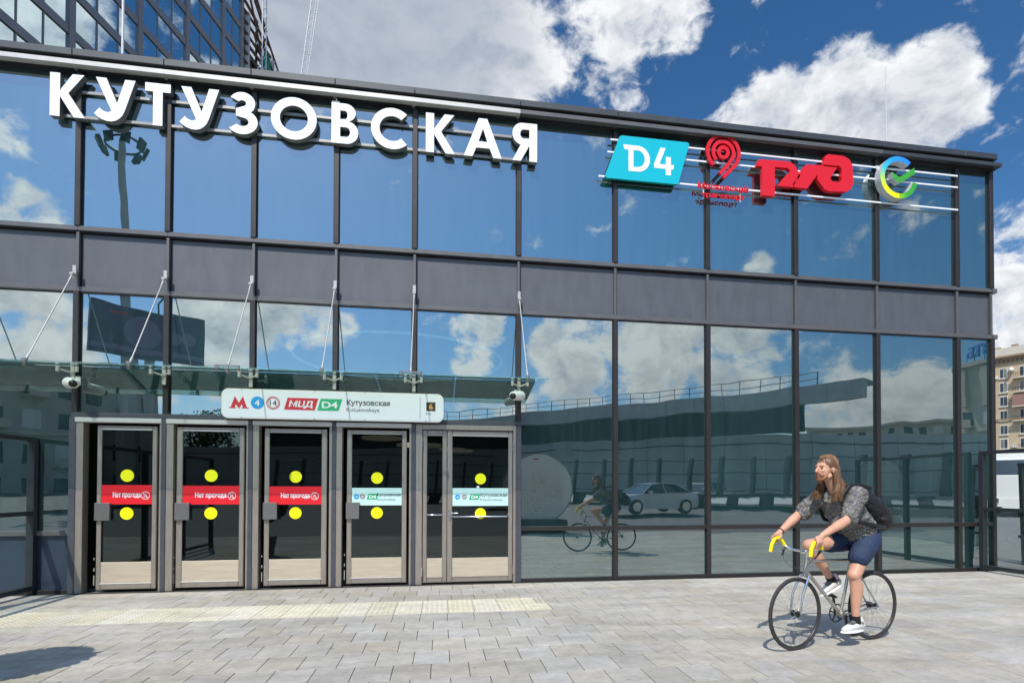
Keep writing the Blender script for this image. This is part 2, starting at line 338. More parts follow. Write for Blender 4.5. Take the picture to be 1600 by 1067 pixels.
# ================================================================ materials used
TEAL = (.72, .93, .97)
glass('facade_glass', .35, (.90, .98, .97), (.13, .20, .20), (.12, .33, .335), .12, wave=.0038, wscale=.8, grime=.35)
glass('door_glass', .085, (.85, 1, .95), (.30, .33, .32), (.03, .04, .04), .03, wave=.0015, wscale=.9)
glass('canopy_glass', .10, (.9, 1, 1), (.86, .94, .92), (.45, .62, .55), .06)
glass('rail_glass', .05, (.85, 1, 1), (.90, .96, .95), (.14, .28, .28), .03, gmax=.35)
glass('tower_glass', .75, (.80, .96, 1.0), (.02, .03, .04), (.05, .12, .16), .6, wave=.02, wscale=.12)
mat('mullion', (.026, .023, .021), .45, .1, var=.15, vscale=5, bump=.0004)
mat('transom', (.115, .113, .112), .45, .2, var=.12, vscale=4)
mat('band_panel', (.092, .102, .115), .55, .1, var=.13, vscale=2.2, stretch=(2.5, 1, .7), bump=.0006, bscale=35)
mat('cornice', (.055, .062, .067), .5, .3, var=.15, vscale=3)
mat('bright_metal', (.55, .54, .50), .4, .15, var=.05, vscale=6)
mat('gasket', (.008, .008, .010), .6)
mat('steel', (.355, .315, .265), .40, .55, var=.10, vscale=9, stretch=(3, 3, .5))
mat('steel_plate', (.66, .57, .43), .36, .45, var=.10, vscale=4, stretch=(.6, .6, 6))
mat('post_paint', (.070, .076, .088), .5, .2, var=.1)
mat('handle_steel', (.30, .28, .26), .35, .8, var=.08, vscale=20, stretch=(1, 1, 8))
mat('rod_metal', (.50, .49, .45), .35, .35); mat('chrome', (.75, .75, .74), .16, 1.0)
mat('letter_white', (.86, .87, .87), .45, spec=.4)
mat('letter_side', (.26, .255, .24), .45, .6, var=.1)
mat('print_white', (.82, .85, .87), .35)
mat('board_white', (.80, .83, .85), .35, var=.03, vscale=2)
mat('red_print', (.72, .012, .02), .4); mat('sign_red', (.62, .035, .05), .35); mat('logo_red', (.70, .008, .015), .35, spec=.5)
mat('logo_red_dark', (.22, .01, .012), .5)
mat('mint', (.55, .78, .72), .4, var=.03); mat('yellow_sticker', (.92, .88, .0), .45); mat('sticker_blue', (.02, .33, .72), .4)
mat('green_print', (.03, .42, .17), .4); mat('ink', (.012, .011, .014), .5); mat('ink_grey', (.06, .06, .07), .5); mat('brown_plate', (.055, .04, .03), .5); mat('orange_ink', (.9, .42, .08), .5)
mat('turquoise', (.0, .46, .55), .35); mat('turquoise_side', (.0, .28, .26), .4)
mat('paver', (.315, .294, .246), .80, col2=(.415, .392, .338), vscale=7, rnd=.075, bump=.0012, bscale=90, detail=9)
def stains(m, s1, lo, hi, s2=34., k2=.10):
    t = m.node_tree; b = t.nodes['Principled BSDF']; src = b.inputs['Base Color'].links[0].from_socket
    g_ = t.nodes.new('ShaderNodeNewGeometry'); cur = src
    for sc_, a_, c_, d_ in ((s1, lo, hi, 4), (s2, 1 - k2, 1 + k2, 8)):
        n = t.nodes.new('ShaderNodeTexNoise'); n.inputs['Scale'].default_value = sc_; n.inputs['Detail'].default_value = d_; n.inputs['Distortion'].default_value = .8; mp_ = t.nodes.new('ShaderNodeMapping'); mp_.inputs['Scale'].default_value = (.45, 1.7, 1); t.links.new(g_.outputs['Position'], mp_.inputs['Vector']); t.links.new(mp_.outputs[0], n.inputs['Vector'])
        r = t.nodes.new('ShaderNodeMapRange'); r.inputs['From Min'].default_value = .34; r.inputs['From Max'].default_value = .66; r.inputs['To Min'].default_value = a_; r.inputs['To Max'].default_value = c_; t.links.new(n.outputs['Fac'], r.inputs['Value'])
        h = t.nodes.new('ShaderNodeVectorMath'); h.operation = 'SCALE'; t.links.new(cur, h.inputs[0]); t.links.new(r.outputs[0], h.inputs['Scale']); cur = h.outputs[0]
    t.links.new(cur, b.inputs['Base Color'])
stains(MATS['paver'], 1.1, .82, 1.14)
def specks(m, scale, thr, k):
    t = m.node_tree; b = t.nodes['Principled BSDF']; cur = b.inputs['Base Color'].links[0].from_socket; g_ = t.nodes.new('ShaderNodeNewGeometry')
    v = t.nodes.new('ShaderNodeTexVoronoi'); v.inputs['Scale'].default_value = scale; t.links.new(g_.outputs['Position'], v.inputs['Vector'])
    r = t.nodes.new('ShaderNodeMapRange'); r.inputs['From Min'].default_value = thr; r.inputs['From Max'].default_value = thr * 1.6; r.inputs['To Min'].default_value = k; r.inputs['To Max'].default_value = 1; t.links.new(v.outputs['Distance'], r.inputs['Value'])
    h = t.nodes.new('ShaderNodeVectorMath'); h.operation = 'SCALE'; t.links.new(cur, h.inputs[0]); t.links.new(r.outputs[0], h.inputs['Scale']); t.links.new(h.outputs[0], b.inputs['Base Color'])
specks(MATS['paver'], 2.1, .035, .72); specks(MATS['paver'], 5.3, .05, .86)
mat('joint', (.045, .042, .038), .95, var=.3, vscale=30)
mat('tactile', (.50, .465, .345), .75, col2=(.60, .57, .45), vscale=8, rnd=.05, bump=.0006, bscale=90); stains(MATS['tactile'], 1.6, .85, 1.1)
mat('asphalt', (.155, .155, .15), .85, var=.15, vscale=2, bump=.003, bscale=40)
mat('road_paint', (.72, .72, .70), .6, var=.08)
mat('low_panel', (.045, .065, .095), .35, .3, var=.08)
mat('rail_paint', (.028, .034, .038), .4, .2, var=.12)
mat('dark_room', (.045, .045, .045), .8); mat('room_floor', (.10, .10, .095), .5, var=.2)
mat('lamp_glow', (.9, .9, .85), .5, emit=((1, .98, .94), 5.0)); mat('disc_glow', (.9, .8, .6), .5, emit=((1, .82, .6), .35))
mat('camera_white', (.80, .79, .74), .35); mat('black_plastic', (.012, .012, .013), .35)
mat('conc', (.56, .57, .56), .75, var=.10, vscale=1.2, bump=.002, bscale=20)
mat('conc_pale', (.62, .65, .65), .7, var=.10, vscale=.5)
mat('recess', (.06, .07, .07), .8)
mat('dark_post', (.05, .06, .065), .5)
mat('stone_beige', (.47, .37, .235), .85, var=.10, vscale=.6, bump=.01, bscale=6)
mat('stone_pale', (.58, .53, .43), .85, var=.10, vscale=.6); mat('stone_brown', (.27, .19, .12), .85, var=.15, vscale=.8)
mat('stone_grey', (.50, .48, .43), .85, var=.12, vscale=.4)
mat('window_mid', (.20, .20, .18), .3, var=.3, vscale=.5); mat('window_dark', (.035, .045, .05), .12, var=.3, vscale=.4, spec=.8); mat('window_white', (.72, .70, .66), .5)
mat('balcony_red', (.27, .15, .12), .7, var=.15)
mat('bank_blue', (.02, .16, .55), .4)
mat('tower_metal', (.21, .205, .215), .5, .3, var=.1, vscale=.5)
mat('rust', (.10, .055, .04), .8, var=.4, vscale=1.5); mat('net_green', (.01, .21, .13), .8, var=.3, vscale=2, bump=.05, bscale=2)
mat('crane_white', (.66, .66, .66), .5); mat('grey_paint', (.35, .36, .36), .5, var=.1)
mat('board_dark', (.12, .07, .15), .5, var=.25, vscale=.35); mat('board_violet', (.30, .20, .36), .5)
mat('bark', (.10, .075, .05), .9, var=.3, vscale=20); mat('leaf', (.045, .085, .02), .6, var=.4, vscale=9); mat('pot', (.20, .19, .18), .8, var=.1)

# ================================================================ ground
def terrain(y): return max(0.0, .027 * (-y - 9.0))
g = MB(); ys = [120, 40, 18, 8, 0, -9, -20, -35, -60, -110, -200, -600, -1500]
xs = [-1500, -300, -80, -20, 20, 80, 300, 1500]
xs2 = xs
rowz = {120: -.03}
vs = []; 
ysg = [1500, 300] + ys
for y in ysg:
    for x in xs2: vs.append((x, y, min(terrain(y), 3.0) - .012))
fs = [(i * 8 + k, i * 8 + k + 1, (i + 1) * 8 + k + 1, (i + 1) * 8 + k) for i in range(len(ysg) - 1) for k in range(7)]
g.add(vs, [tuple(reversed(f)) for f in fs])
ground = g.build('ground', 'asphalt'); tag(ground, kind='structure')
for p in ground.data.polygons:
    pass
# plaza sheet: the joint colour shows between the slabs
TW, TD = .312, .3785
pz = MB(); pz.box(-13.5, 13.0, -9.0, 0.02, -.03, -.006); plaza = pz.build('plaza', 'joint'); tag(plaza, kind='structure')
tile = MB(); a, b = TW / 2 - .0030, TD / 2 - .0030
tile.add([(-a, -b, -.02), (a, -b, -.02), (a, b, -.02), (-a, b, -.02), (-a, -b, -.002), (a, -b, -.002), (a, b, -.002), (-a, b, -.002), (-a + .003, -b + .003, 0), (a - .003, -b + .003, 0), (a - .003, b - .003, 0), (-a + .003, b - .003, 0)],
         [(0, 1, 5, 4), (1, 2, 6, 5), (2, 3, 7, 6), (3, 0, 4, 7), (4, 5, 9, 8), (5, 6, 10, 9), (6, 7, 11, 10), (7, 4, 8, 11), (8, 9, 10, 11)])
tile_me = tile.mesh('paving_tile'); tile_me.materials.append(MATS['paver'])
Y0 = -2.045                                              # front edge of the tactile strip
rows = []                                                # (y centre, x offset, depth)
y = Y0; k = 0
while y > -8.95: rows.append((y - TD / 2, (-.045 + (k % 2) * TW / 2), TD)); y -= TD; k += 1
yb = Y0 + .757
brow = [(yb + .19, .02, .38), (yb + .57, .17, .38), (yb + .57 + .19 + .19, .05, .38)]
spots = []
for (yc, off, dp) in rows:
    n = int(13 / TW)
    for i in range(-n, n + 1): spots.append((i * TW + off, yc, dp))
for (yc, off, dp) in brow:
    for i in range(-42, 42): spots.append((i * TW + off, yc, dp))
for yc in (Y0 + .19, Y0 + .568):
    for i in range(0, 42): spots.append((.316 + (-.155 if yc > -1.7 else 0) + i * TW , yc, .378))
fill = []
def in_view(x, y):
    p = Vector((x, y, 0)) - CAM; d = p.dot(fwd)
    if d < 1: return None
    u = 825.9 + 859.85 * p.dot(right) / d; v = 748.98 - 859.85 * p.dot(up) / d
    return (d, u, v) if -60 < u < 1660 and v < 1100 else None
vis = []
for s in spots:
    if s[0] < -13 or s[0] > 12.6 or s[1] > -.02: continue
    q = in_view(s[0], s[1])
    if q: vis.append((q[0], s))
    else: fill.append(s)
fill = [s for s in fill if s[1] > -8.99]
vis.sort()
def seat(): return random.uniform(-.0008, .0008)
for d, (x, y, dp) in vis[:290]:
    o = bpy.data.objects.new('paving_tile', tile_me); COL.objects.link(o); o.parent = plaza
    o.location = (x, y, seat()); o.scale = (1, dp / TD, 1); o.rotation_euler = (random.uniform(-.0022, .0022), random.uniform(-.0022, .0022), random.uniform(-.003, .003))
rest = MB(); tv = [v.co.copy() for v in tile_me.vertices]; tf = [tuple(p.vertices) for p in tile_me.polygons]
for (x, y, dp) in [s for d, s in vis[290:]] + fill:
    dz = seat(); tx = random.uniform(-.002, .002); ty = random.uniform(-.002, .002)
    rest.add([(v.x + x, v.y * dp / TD + y, v.z + dz + v.x * tx + v.y * ty) for v in tv], tf)
tag(rest.build('paving_field', 'paver', plaza), kind='stuff')
# yellow tactile slabs with raised domes
tt = MB(); a, b = .1575, .3765
tt.add([(-a, -b, -.02), (a, -b, -.02), (a, b, -.02), (-a, b, -.02), (-a, -b, 0), (a, -b, 0), (a, b, 0), (-a, b, 0)], [(0, 1, 5, 4), (1, 2, 6, 5), (2, 3, 7, 6), (3, 0, 4, 7), (4, 5, 6, 7)])
for i in range(5):
    for j in range(12):
        cx = -a + .034 + i * .062; cy = -b + .034 + j * .0622; r1, r2, h = .015, .009, .005
        vs = [(cx + r1 * math.cos(t), cy + r1 * math.sin(t), 0) for t in [k * math.pi / 3 for k in range(6)]] + [(cx + r2 * math.cos(t), cy + r2 * math.sin(t), h) for t in [k * math.pi / 3 for k in range(6)]]
        tt.add(vs, [(k, (k + 1) % 6, 6 + (k + 1) % 6, 6 + k) for k in range(6)] + [tuple(range(6, 12))])
tt_me = tt.mesh('tactile_tile'); tt_me.materials.append(MATS['tactile'])
x = .155 - .16; 
while x > -9.5:
    o = bpy.data.objects.new('tactile_tile', tt_me); COL.objects.link(o); o.parent = plaza; o.location = (x, Y0 + .3785, random.uniform(-.0005, .001)); o.rotation_euler = (random.uniform(-.002, .002), 0, random.uniform(-.002, .002)); x -= .32

# ================================================================ station building
MX = [-9.1, -7.62, -6.338, -5.162, -3.991, -2.81, -1.636, 0.0, 1.614, 3.245, 4.888, 6.488, 8.15, 8.884]
ZT0, ZT1, ZB1, ZB0, ZH, ZL = 7.475, 5.211, 5.123, 4.276, 2.552, .845
st = thing('station_pavilion', 'long two storey station pavilion faced in reflecting glass with a dark grey panel band', 'building', (0, 0, 0))
MW = .037
# panes (each a thin slab, tipped by a hair as real glazing is)
def pane(x0, x1, z0, z1, name='glass_pane', m='facade_glass', y=0.0, parent=None, t=.014, tip=.0026):
    b = MB(); b.box(-(x1 - x0) / 2, (x1 - x0) / 2, 0, t, -(z1 - z0) / 2, (z1 - z0) / 2)
    o = b.build(name, m, parent or st, loc=((x0 + x1) / 2, y, (z0 + z1) / 2))
    o.rotation_euler = (random.uniform(-tip, tip), 0, random.uniform(-tip, tip)); return o
for i in range(len(MX) - 1):
    a, b = MX[i] + MW - .012, MX[i + 1] - MW + .012
    if i == len(MX) - 2: b += .03
    pane(a, b, ZT1 - .01, ZT0 + .06)
    if 2 <= i <= 6: pane(a, b, ZH - .01, ZB0 + .01)
    else:
        pane(a, b, ZL + .03, ZB0 + .01)
        if i > 6: pane(a, b, .05, ZL - .03)
        else:
            p = MB(); p.box(a, b, .004, .03, .0, ZL - .03); p.build('low_panel', 'low_panel', st)
    # grey band panel, slightly dished like folded sheet
    v = MB(); n = 6; w = b - a + .02; hh = ZB1 - ZB0 - .07; x0 = a - .01; z0 = ZB0 + .065
    vs = [(x0 + w * ii / n, .028 + .006 * (math.sin(math.pi * ii / n) * math.sin(math.pi * jj / n)) + random.uniform(-.0007, .0007), z0 + hh * jj / n) for jj in range(n + 1) for ii in range(n + 1)]
    v.add(vs, [(jj * (n + 1) + ii, jj * (n + 1) + ii + 1, (jj + 1) * (n + 1) + ii + 1, (jj + 1) * (n + 1) + ii) for jj in range(n) for ii in range(n)], True)
    v.build('band_panel', 'band_panel', st)
    # transoms per bay
    for (zz0, zz1, yy, m) in ((ZB1 + .022, ZT1, -.04, 'transom'), (ZB0, ZB0 + .066, -.038, 'transom')):
        t = MB(); t.bbox(MX[i], MX[i + 1], yy, .03, zz0, zz1); t.build('transom', m, st)
    t = MB(); t.box(MX[i] + .01, MX[i + 1] - .01, -.02, .02, ZB1 + .004, ZB1 + .021); t.build('drip_groove', 'gasket', st)
    t = MB(); t.box(MX[i] + .01, MX[i + 1] - .01, -.03, .02, ZB0 - .016, ZB0 - .001); t.build('drip_groove', 'gasket', st)
    if i > 6 or i < 2:
        t = MB(); t.bbox(MX[i] + MW, MX[i + 1] - MW, -.045, .03, ZL - .035, ZL + .035); t.build('transom', 'mullion' if i > 6 else 'transom', st)
        t = MB(); t.bbox(MX[i] + MW, MX[i + 1] - MW, -.04, .03, -.01, .05); t.build('sill', 'mullion', st)
# end trims of the transoms poking past the corner
for zz0, zz1 in ((ZB1 + .012, ZT1), (ZB0, ZB0 + .078)):
    t = MB(); t.bbox(MX[-1] + .001, MX[-1] + .10, -.055, .1, zz0, zz1); t.build('transom', 'transom', st)
def gsk(x, z0, z1):
    for s in (-1, 1):
        t = MB(); t.box(x + s * (MW + .0045) - .006, x + s * (MW + .0045) + .006, -.012, .0, z0, z1); t.build('gasket', 'gasket', st)
for i, x in enumerate(MX):
    t = MB(); t.bbox(x - MW, x + MW, -.055, .03, ZT1 + .001, ZT0 + .01); t.build('mullion', 'mullion', st)
    t = MB(); t.bbox(x - .020, x + .020, -.03, .03, ZB0 + .067, ZB1 + .003); t.build('mullion', 'transom', st)
    t = MB(); t.box(x + .0205, x + .030, -.01, .028, ZB0 + .067, ZB1 + .003); t.build('gasket', 'gasket', st)
    lo = 0.0 if (i > 6 or i < 2) else ZH + .001
    t = MB(); t.bbox(x - MW, x + MW, -.055, .03, lo, ZB0 - .001); t.build('mullion', 'mullion', st)
    gsk(x, ZT1, ZT0); gsk(x, lo + .05, ZB0 - .02)
# cornice: shiny strip, shadow gap, fascia in lengths
for i in range(len(MX) - 1):
    x0, x1 = MX[i], MX[i + 1]
    if i == len(MX) - 2: x1 = 8.965
    m = 'bright_metal' if i < 7 else ('transom' if i < 11 else 'cornice')  # strip colour steps darker to the right, painting in the reflection that fades there
    t = MB(); t.box(x0 + .001, x1, -.185, .02, 7.425, 7.488); t.build('cornice_strip', m, st); t = MB(); t.box(x0 + .001, x1 - .05, -.09, .02, 7.400, 7.4245); t.build('cornice_gap', 'gasket', st)
    t = MB(); t.box(x0, x1 - .001, -.06, .02, 7.4885, 7.5295); t.build('cornice_gap', 'gasket', st)
    t = MB(); t.bbox(x0 + .002, x1 - .0035 - (.12 if i == len(MX) - 2 else 0), -.21, .3, 7.53, 7.632, .006); c = t.build('cornice_fascia', 'cornice', st)
# body behind the glass
b = MB(); b.box(-14, 8.86, .32, 14, 7.50, 7.60); b.build('roof', 'cornice', st)
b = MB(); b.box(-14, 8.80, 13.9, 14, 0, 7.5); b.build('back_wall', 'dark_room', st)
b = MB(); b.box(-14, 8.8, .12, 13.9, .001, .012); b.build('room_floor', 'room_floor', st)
b = MB(); b.box(8.84, 8.93, .04, 14, 0, 7.43); b.build('end_wall', 'band_panel', st)
b = MB(); b.box(-14.1, -9.15, -.02, 13.9, 0, 7.6); b.build('wing_wall', 'band_panel', st)
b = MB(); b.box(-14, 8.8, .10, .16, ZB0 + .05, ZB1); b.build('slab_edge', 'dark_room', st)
# hanging ring lamp and small disc lamps seen through the glass
rl = thing('ring_lamp', 'large thin glowing ring lamp hanging behind the glass above the entrance', 'lamp', (-2.05, 3.0, 4.15))
q = MB(); q.ring((-2.05, 3.0, 4.15), (0, 0, 1), 2.1, .022, 64, 6); q.build('ring', 'lamp_glow', rl)
q = MB()
for t in (0, 2.1, 4.2): q.tube([(-2.05 + 2.1 * math.cos(t), 3 + 2.1 * math.sin(t), 4.15), (-2.05 + .3 * math.cos(t), 3 + .3 * math.sin(t), 7.4)], .006, 5)
q.build('cable', 'black_plastic', rl)
for k, (x, y, z, r, lb) in enumerate([(-2.55, 4.2, 2.62, .45, 'flat round ceiling lamp seen through the fourth door from the left'), (-1.75, 5.2, 2.55, .55, 'wide flat round lamp deep behind the fourth door, above the narrow leaf'), (-.95, 4.6, 2.42, .30, 'small flat lamp seen through the top of the double door'), (-.7, 6.4, 2.5, .35, 'small flat lamp farthest inside behind the double door')]):
    l = thing('ceiling_lamp', lb, 'lamp', (x, y, z), 'flat round lamps inside the hall'); q = MB(); q.disc((x, y, z), (0, 0, 1), r, .05, 24); q.build('shade', 'disc_glow', l)
    q = MB(); q.tube([(x, y, z + .03), (x, y, 7.45)], .012, 6); q.build('cable', 'black_plastic', l)

# ---------------------------------------------------------------- doors
def bar(x0, x1, y0, y1, z0, z1, nm, m, par, ch=.004): t = MB(); t.bbox(x0, x1, y0, y1, z0, z1, ch); return t.build(nm, m, par)
bar(MX[2] - .043, .043, -.06, .04, 2.482, 2.552, 'door_header', 'post_paint', st)
def man_icon(x, z, s, par):
    q = MB(); cx, cz = x, z
    q.ring((cx, -.0395, cz), (0, 1, 0), .052 * s, .0045 * s, 28, 6)
    q.ball((cx + .004 * s, -.0395, cz + .026 * s), .0085 * s, 8, 6)
    for a, b in (((.0, .017), (-.004, -.006)), ((-.004, -.006), (.014, -.018)), ((.014, -.018), (.012, -.036)), ((-.004, -.006), (-.012, -.02)), ((-.012, -.02), (-.026, -.022)), ((.0, .014), (-.018, .004)), ((-.018, .004), (-.02, -.01)), ((.0, .014), (.016, .002)), ((.016, .002), (.026, .008)), ((-.034, .034), (.034, -.034))):
        q.obox((cx + a[0] * s, -.0395, cz + a[1] * s), (cx + b[0] * s, -.0395, cz + b[1] * s), .006 * s, .004, (0, 1, 0))
    q.build('pictogram', 'print_white', par)
def mini_sign(x0, x1, z0, z1, door, Y=-.0345):
    w = x1 - x0; h = z1 - z0; cz = (z0 + z1) / 2
    b = MB(); b.box(x0, x1, Y, Y + .0015, z0, z1); s = b.build('notice_strip', 'mint', door)
    q = MB(); q.disc((x0 + w * .09, Y - .001, cz), (0, 1, 0), .040, .002, 24); q.build('badge', 'sticker_blue', door)
    fit_text('4', x0 + w * .09 - .013, x0 + w * .09 + .013, cz - .020, .04, Y - .003, 'print_white', 'numeral', door)
    q = MB(); q.ring((x0 + w * .21, Y - .001, cz), (0, 1, 0), .035, .003, 24, 5); q.ring((x0 + w * .21, Y - .001, cz), (0, 1, 0), .027, .0025, 24, 5); q.build('badge', 'logo_red_dark', door)
    fit_text('14', x0 + w * .21 - .015, x0 + w * .21 + .015, cz - .015, .03, Y - .002, 'ink', 'numeral', door)
    wall_shape([[(0, 0), (.15, 0), (.18, .09), (.03, .09)]], x0 + w * .29, cz - .045, Y - .001, .001, 'green_print', 'badge', door)
    fit_text('D4', x0 + w * .29 + .04, x0 + w * .29 + .14, cz - .026, .05, Y - .003, 'print_white', 'numeral', door, bold=.002)
    fit_text('Кутузовская', x0 + w * .50, x1 - .015, cz + .008, .048, Y - .001, 'ink', 'lettering', door, bold=.0012)
    fit_text('Kutuzovskaya', x0 + w * .50, x1 - .09, cz - .058, .036, Y - .001, 'ink_grey', 'lettering', door)
DOORS = [(-6.27, -6.05, -5.99, -5.333, -5.27, -5.22, 'red', 1.655), (-5.10, -5.01, -4.93, -4.158, -4.09, -4.05, 'red', 1.66), (-3.94, -3.81, -3.74, -2.998, -2.92, -2.88, 'red', 1.65), (-2.76, -2.63, -2.557, -1.812, -1.74, -1.70, 'mint', 1.638)]
PX = [-6.338, -5.162, -3.991, -2.81, -1.636, 0.0]
for i, (fx, l0, g0, g1, l1, gapr, kind, dz) in enumerate(DOORS):
    d = bpy.data.objects.new('door', None); COL.objects.link(d); d.parent = st; d.location = (l0, 0, 0); d['label'] = ['door with red notice in the leftmost bay, its left jamb in deep shadow', 'second door from the left, with a red notice', 'third door from the left, with a red notice', 'door with pale mint notice beside the double door'][i]
    xl = PX[i] + .031; xr = PX[i + 1] - .031
    bar(xl, fx + .065, -.075, .06, 0, 2.412, 'door_frame', 'steel', d); bar(gapr, xr, -.075, .06, 0, 2.412, 'door_frame', 'steel', d)
    bar(xl, xr, -.09, .06, 2.413, 2.478, 'door_frame', 'bright_metal', d)
    yl0, yl1 = -.03, .02
    bar(l0, g0, yl0, yl1, .035, 2.375, 'leaf_stile', 'steel', d, .008); bar(g1, l1, yl0, yl1, .035, 2.375, 'leaf_stile', 'steel', d, .008)
    bar(g0 + .0005, g1 - .0005, yl0 + .001, yl1, 2.322, 2.374, 'leaf_rail', 'steel', d, .008); bar(g0 + .0005, g1 - .0005, yl0 + .001, yl1, .036, .115, 'leaf_rail', 'steel', d, .008)
    bar(g0, g1, yl0 - .006, yl0 + .004, 2.312, 2.328, 'glazing_bead', 'bright_metal', d); bar(g0 - .01, g1 + .01, yl0 - .004, yl0 + .004, .112, .128, 'glazing_bead', 'bright_metal', d)
    bar(g0, g1, yl0 + .008, yl1 - .008, .125, .425, 'kick_plate', 'steel_plate', d)
    pane(g0, g1, .426, 2.32, 'door_pane', 'door_glass', yl0 + .012, d, .01, .004)
    for za, zb in ((.10, .24), (.30, .345), (.46, .49)): q = MB(); q.tube([(l0 - .03, -.01, za), (l0 - .03, -.01, zb)], .011, 6); q.build('hinge', 'chrome', d)
    bar(l0 - .005, l0 + .19, -.075, -.028, 1.02, 1.27, 'handle_plate', 'handle_steel', d)
    z0 = 1.25 - .005 * i; z1 = 1.525 - .007 * i
    if kind == 'red':
        b = MB(); b.box(g0 + .003, g1 - .003, -.0205, -.0185, z0, z1); b.build('notice_strip', 'red_print', d)
        fit_text('Нет прохода', g0 + (g1 - g0) * .22, g0 + (g1 - g0) * .77, z0 + .102, .070, -.022, 'print_white', 'lettering', d, bold=.0025)
        ic = bpy.data.objects.new('tmp', None)
        q = MB(); cx, cz, s = g0 + (g1 - g0) * .87, z0 + .125, 1.0
        q.ring((cx, -.0225, cz), (0, 1, 0), .054, .004, 28, 5)
        for a, c in (((.0, .022), (-.004, -.004)), ((-.004, -.004), (.014, -.016)), ((.014, -.016), (.012, -.036)), ((-.004, -.004), (-.012, -.02)), ((-.012, -.02), (-.026, -.022)), ((.0, .018), (-.018, .006)), ((-.018, .006), (-.02, -.008)), ((.0, .018), (.018, .004)), ((-.036, .036), (.036, -.036)), ((.003, .036), (.003, .026))):
            q.obox((cx + a[0], -.0225, cz + a[1]), (cx + c[0], -.0225, cz + c[1]), .007, .003, (0, 1, 0))
        q.build('pictogram', 'print_white', d); bpy.data.objects.remove(ic)
    else: mini_sign(g0 + .003, g1 - .003, z0 - .01, z1 - .012, d, -.0205)
    for zz in (dz + .005, 1.118 - .003 * i):
        q = MB(); q.disc(((g0 + g1) / 2 + .0, -.0215, zz), (0, 1, 0), .088, .002, 32); q.build('sticker_dot', 'yellow_sticker', d)
# grey posts between the bays, and the double door
for i, x in enumerate(PX):
    w = .03 if i not in (0, 5) else .043
    bar(x - w, x + w, -.085, .05, 0, 2.481, 'door_post', 'post_paint', st)
dd = bpy.data.objects.new('double_door', None); COL.objects.link(dd); dd.parent = st; dd.location = (-1.55, 0, 0); dd['label'] = 'double door with one narrow and one wide leaf, pale mint notice'
bar(-1.605, -1.504, -.07, .06, 0, 2.478, 'door_frame', 'steel', dd); bar(-.085, -.0435, -.07, .06, 0, 2.478, 'door_frame', 'steel', dd); bar(-1.503, -.086, -.07, .06, 2.400, 2.477, 'door_frame', 'steel', dd)
for (l0, g0, g1, l1) in ((-1.50, -1.43, -1.195, -1.125), (-1.12, -1.04, -.158, -.09)):
    bar(l0, g0, -.04, .02, .02, 2.392, 'leaf_stile', 'steel', dd, .010); bar(g1, l1, -.04, .02, .02, 2.392, 'leaf_stile', 'steel', dd, .010)
    bar(g0 + .0005, g1 - .0005, -.039, .02, 2.312, 2.391, 'leaf_rail', 'steel', dd, .010); bar(g0 + .0005, g1 - .0005, -.039, .02, .021, .10, 'leaf_rail', 'steel', dd, .010)
    bar(g0 - .012, g1 + .012, -.046, -.036, 2.305, 2.318, 'glazing_bead', 'bright_metal', dd); bar(g0 - .012, g1 + .012, -.046, -.036, .098, .112, 'glazing_bead', 'steel', dd)
    bar(g0, g1, -.024, .01, .105, .40, 'kick_plate', 'steel_plate', dd)
    pane(g0, g1, .401, 2.31, 'door_pane', 'door_glass', -.02, dd, .01, .003)
mini_sign(-1.037, -.161, 1.212, 1.492, dd, -.0285)
for zz in (1.637, 1.092):
    q = MB(); q.disc((-.60, -.031, zz), (0, 1, 0), .086, .002, 32); q.build('sticker_dot', 'yellow_sticker', dd)
q = MB(); q.box(-.66, -.62, -.031, -.029, 1.495, 1.525); q.build('sticker_tag', 'print_white', dd)
q = MB(); q.tube([(-1.43, -.02, 1.075), (-1.40, -.055, 1.075), (-1.20, -.055, 1.075), (-1.19, -.02, 1.075)], .013, 8); q.build('push_bar', 'chrome', dd)
q = MB(); q.tube([(-1.04, -.02, 1.045), (-1.02, -.058, 1.045), (-.19, -.058, 1.045), (-.165, -.052, 1.055), (-.158, -.02, 1.08)], .013, 8); q.build('push_bar', 'chrome', dd)
bar(-1.10, -1.065, -.052, -.04, .985, 1.155, 'lock_plate', 'chrome', dd); q = MB(); q.tube([(-1.082, -.05, 1.10), (-1.082, -.095, 1.10), (-.95, -.095, 1.10)], .011, 8); q.build('door_handle', 'chrome', dd)
for x, z in ((-1.507, 2.2), (-1.507, .2), (-.083, 2.14), (-.083, .21)):
    q = MB(); q.tube([(x, -.085, z - .07), (x, -.085, z + .07)], .011, 8); q.build('hinge', 'chrome', dd)

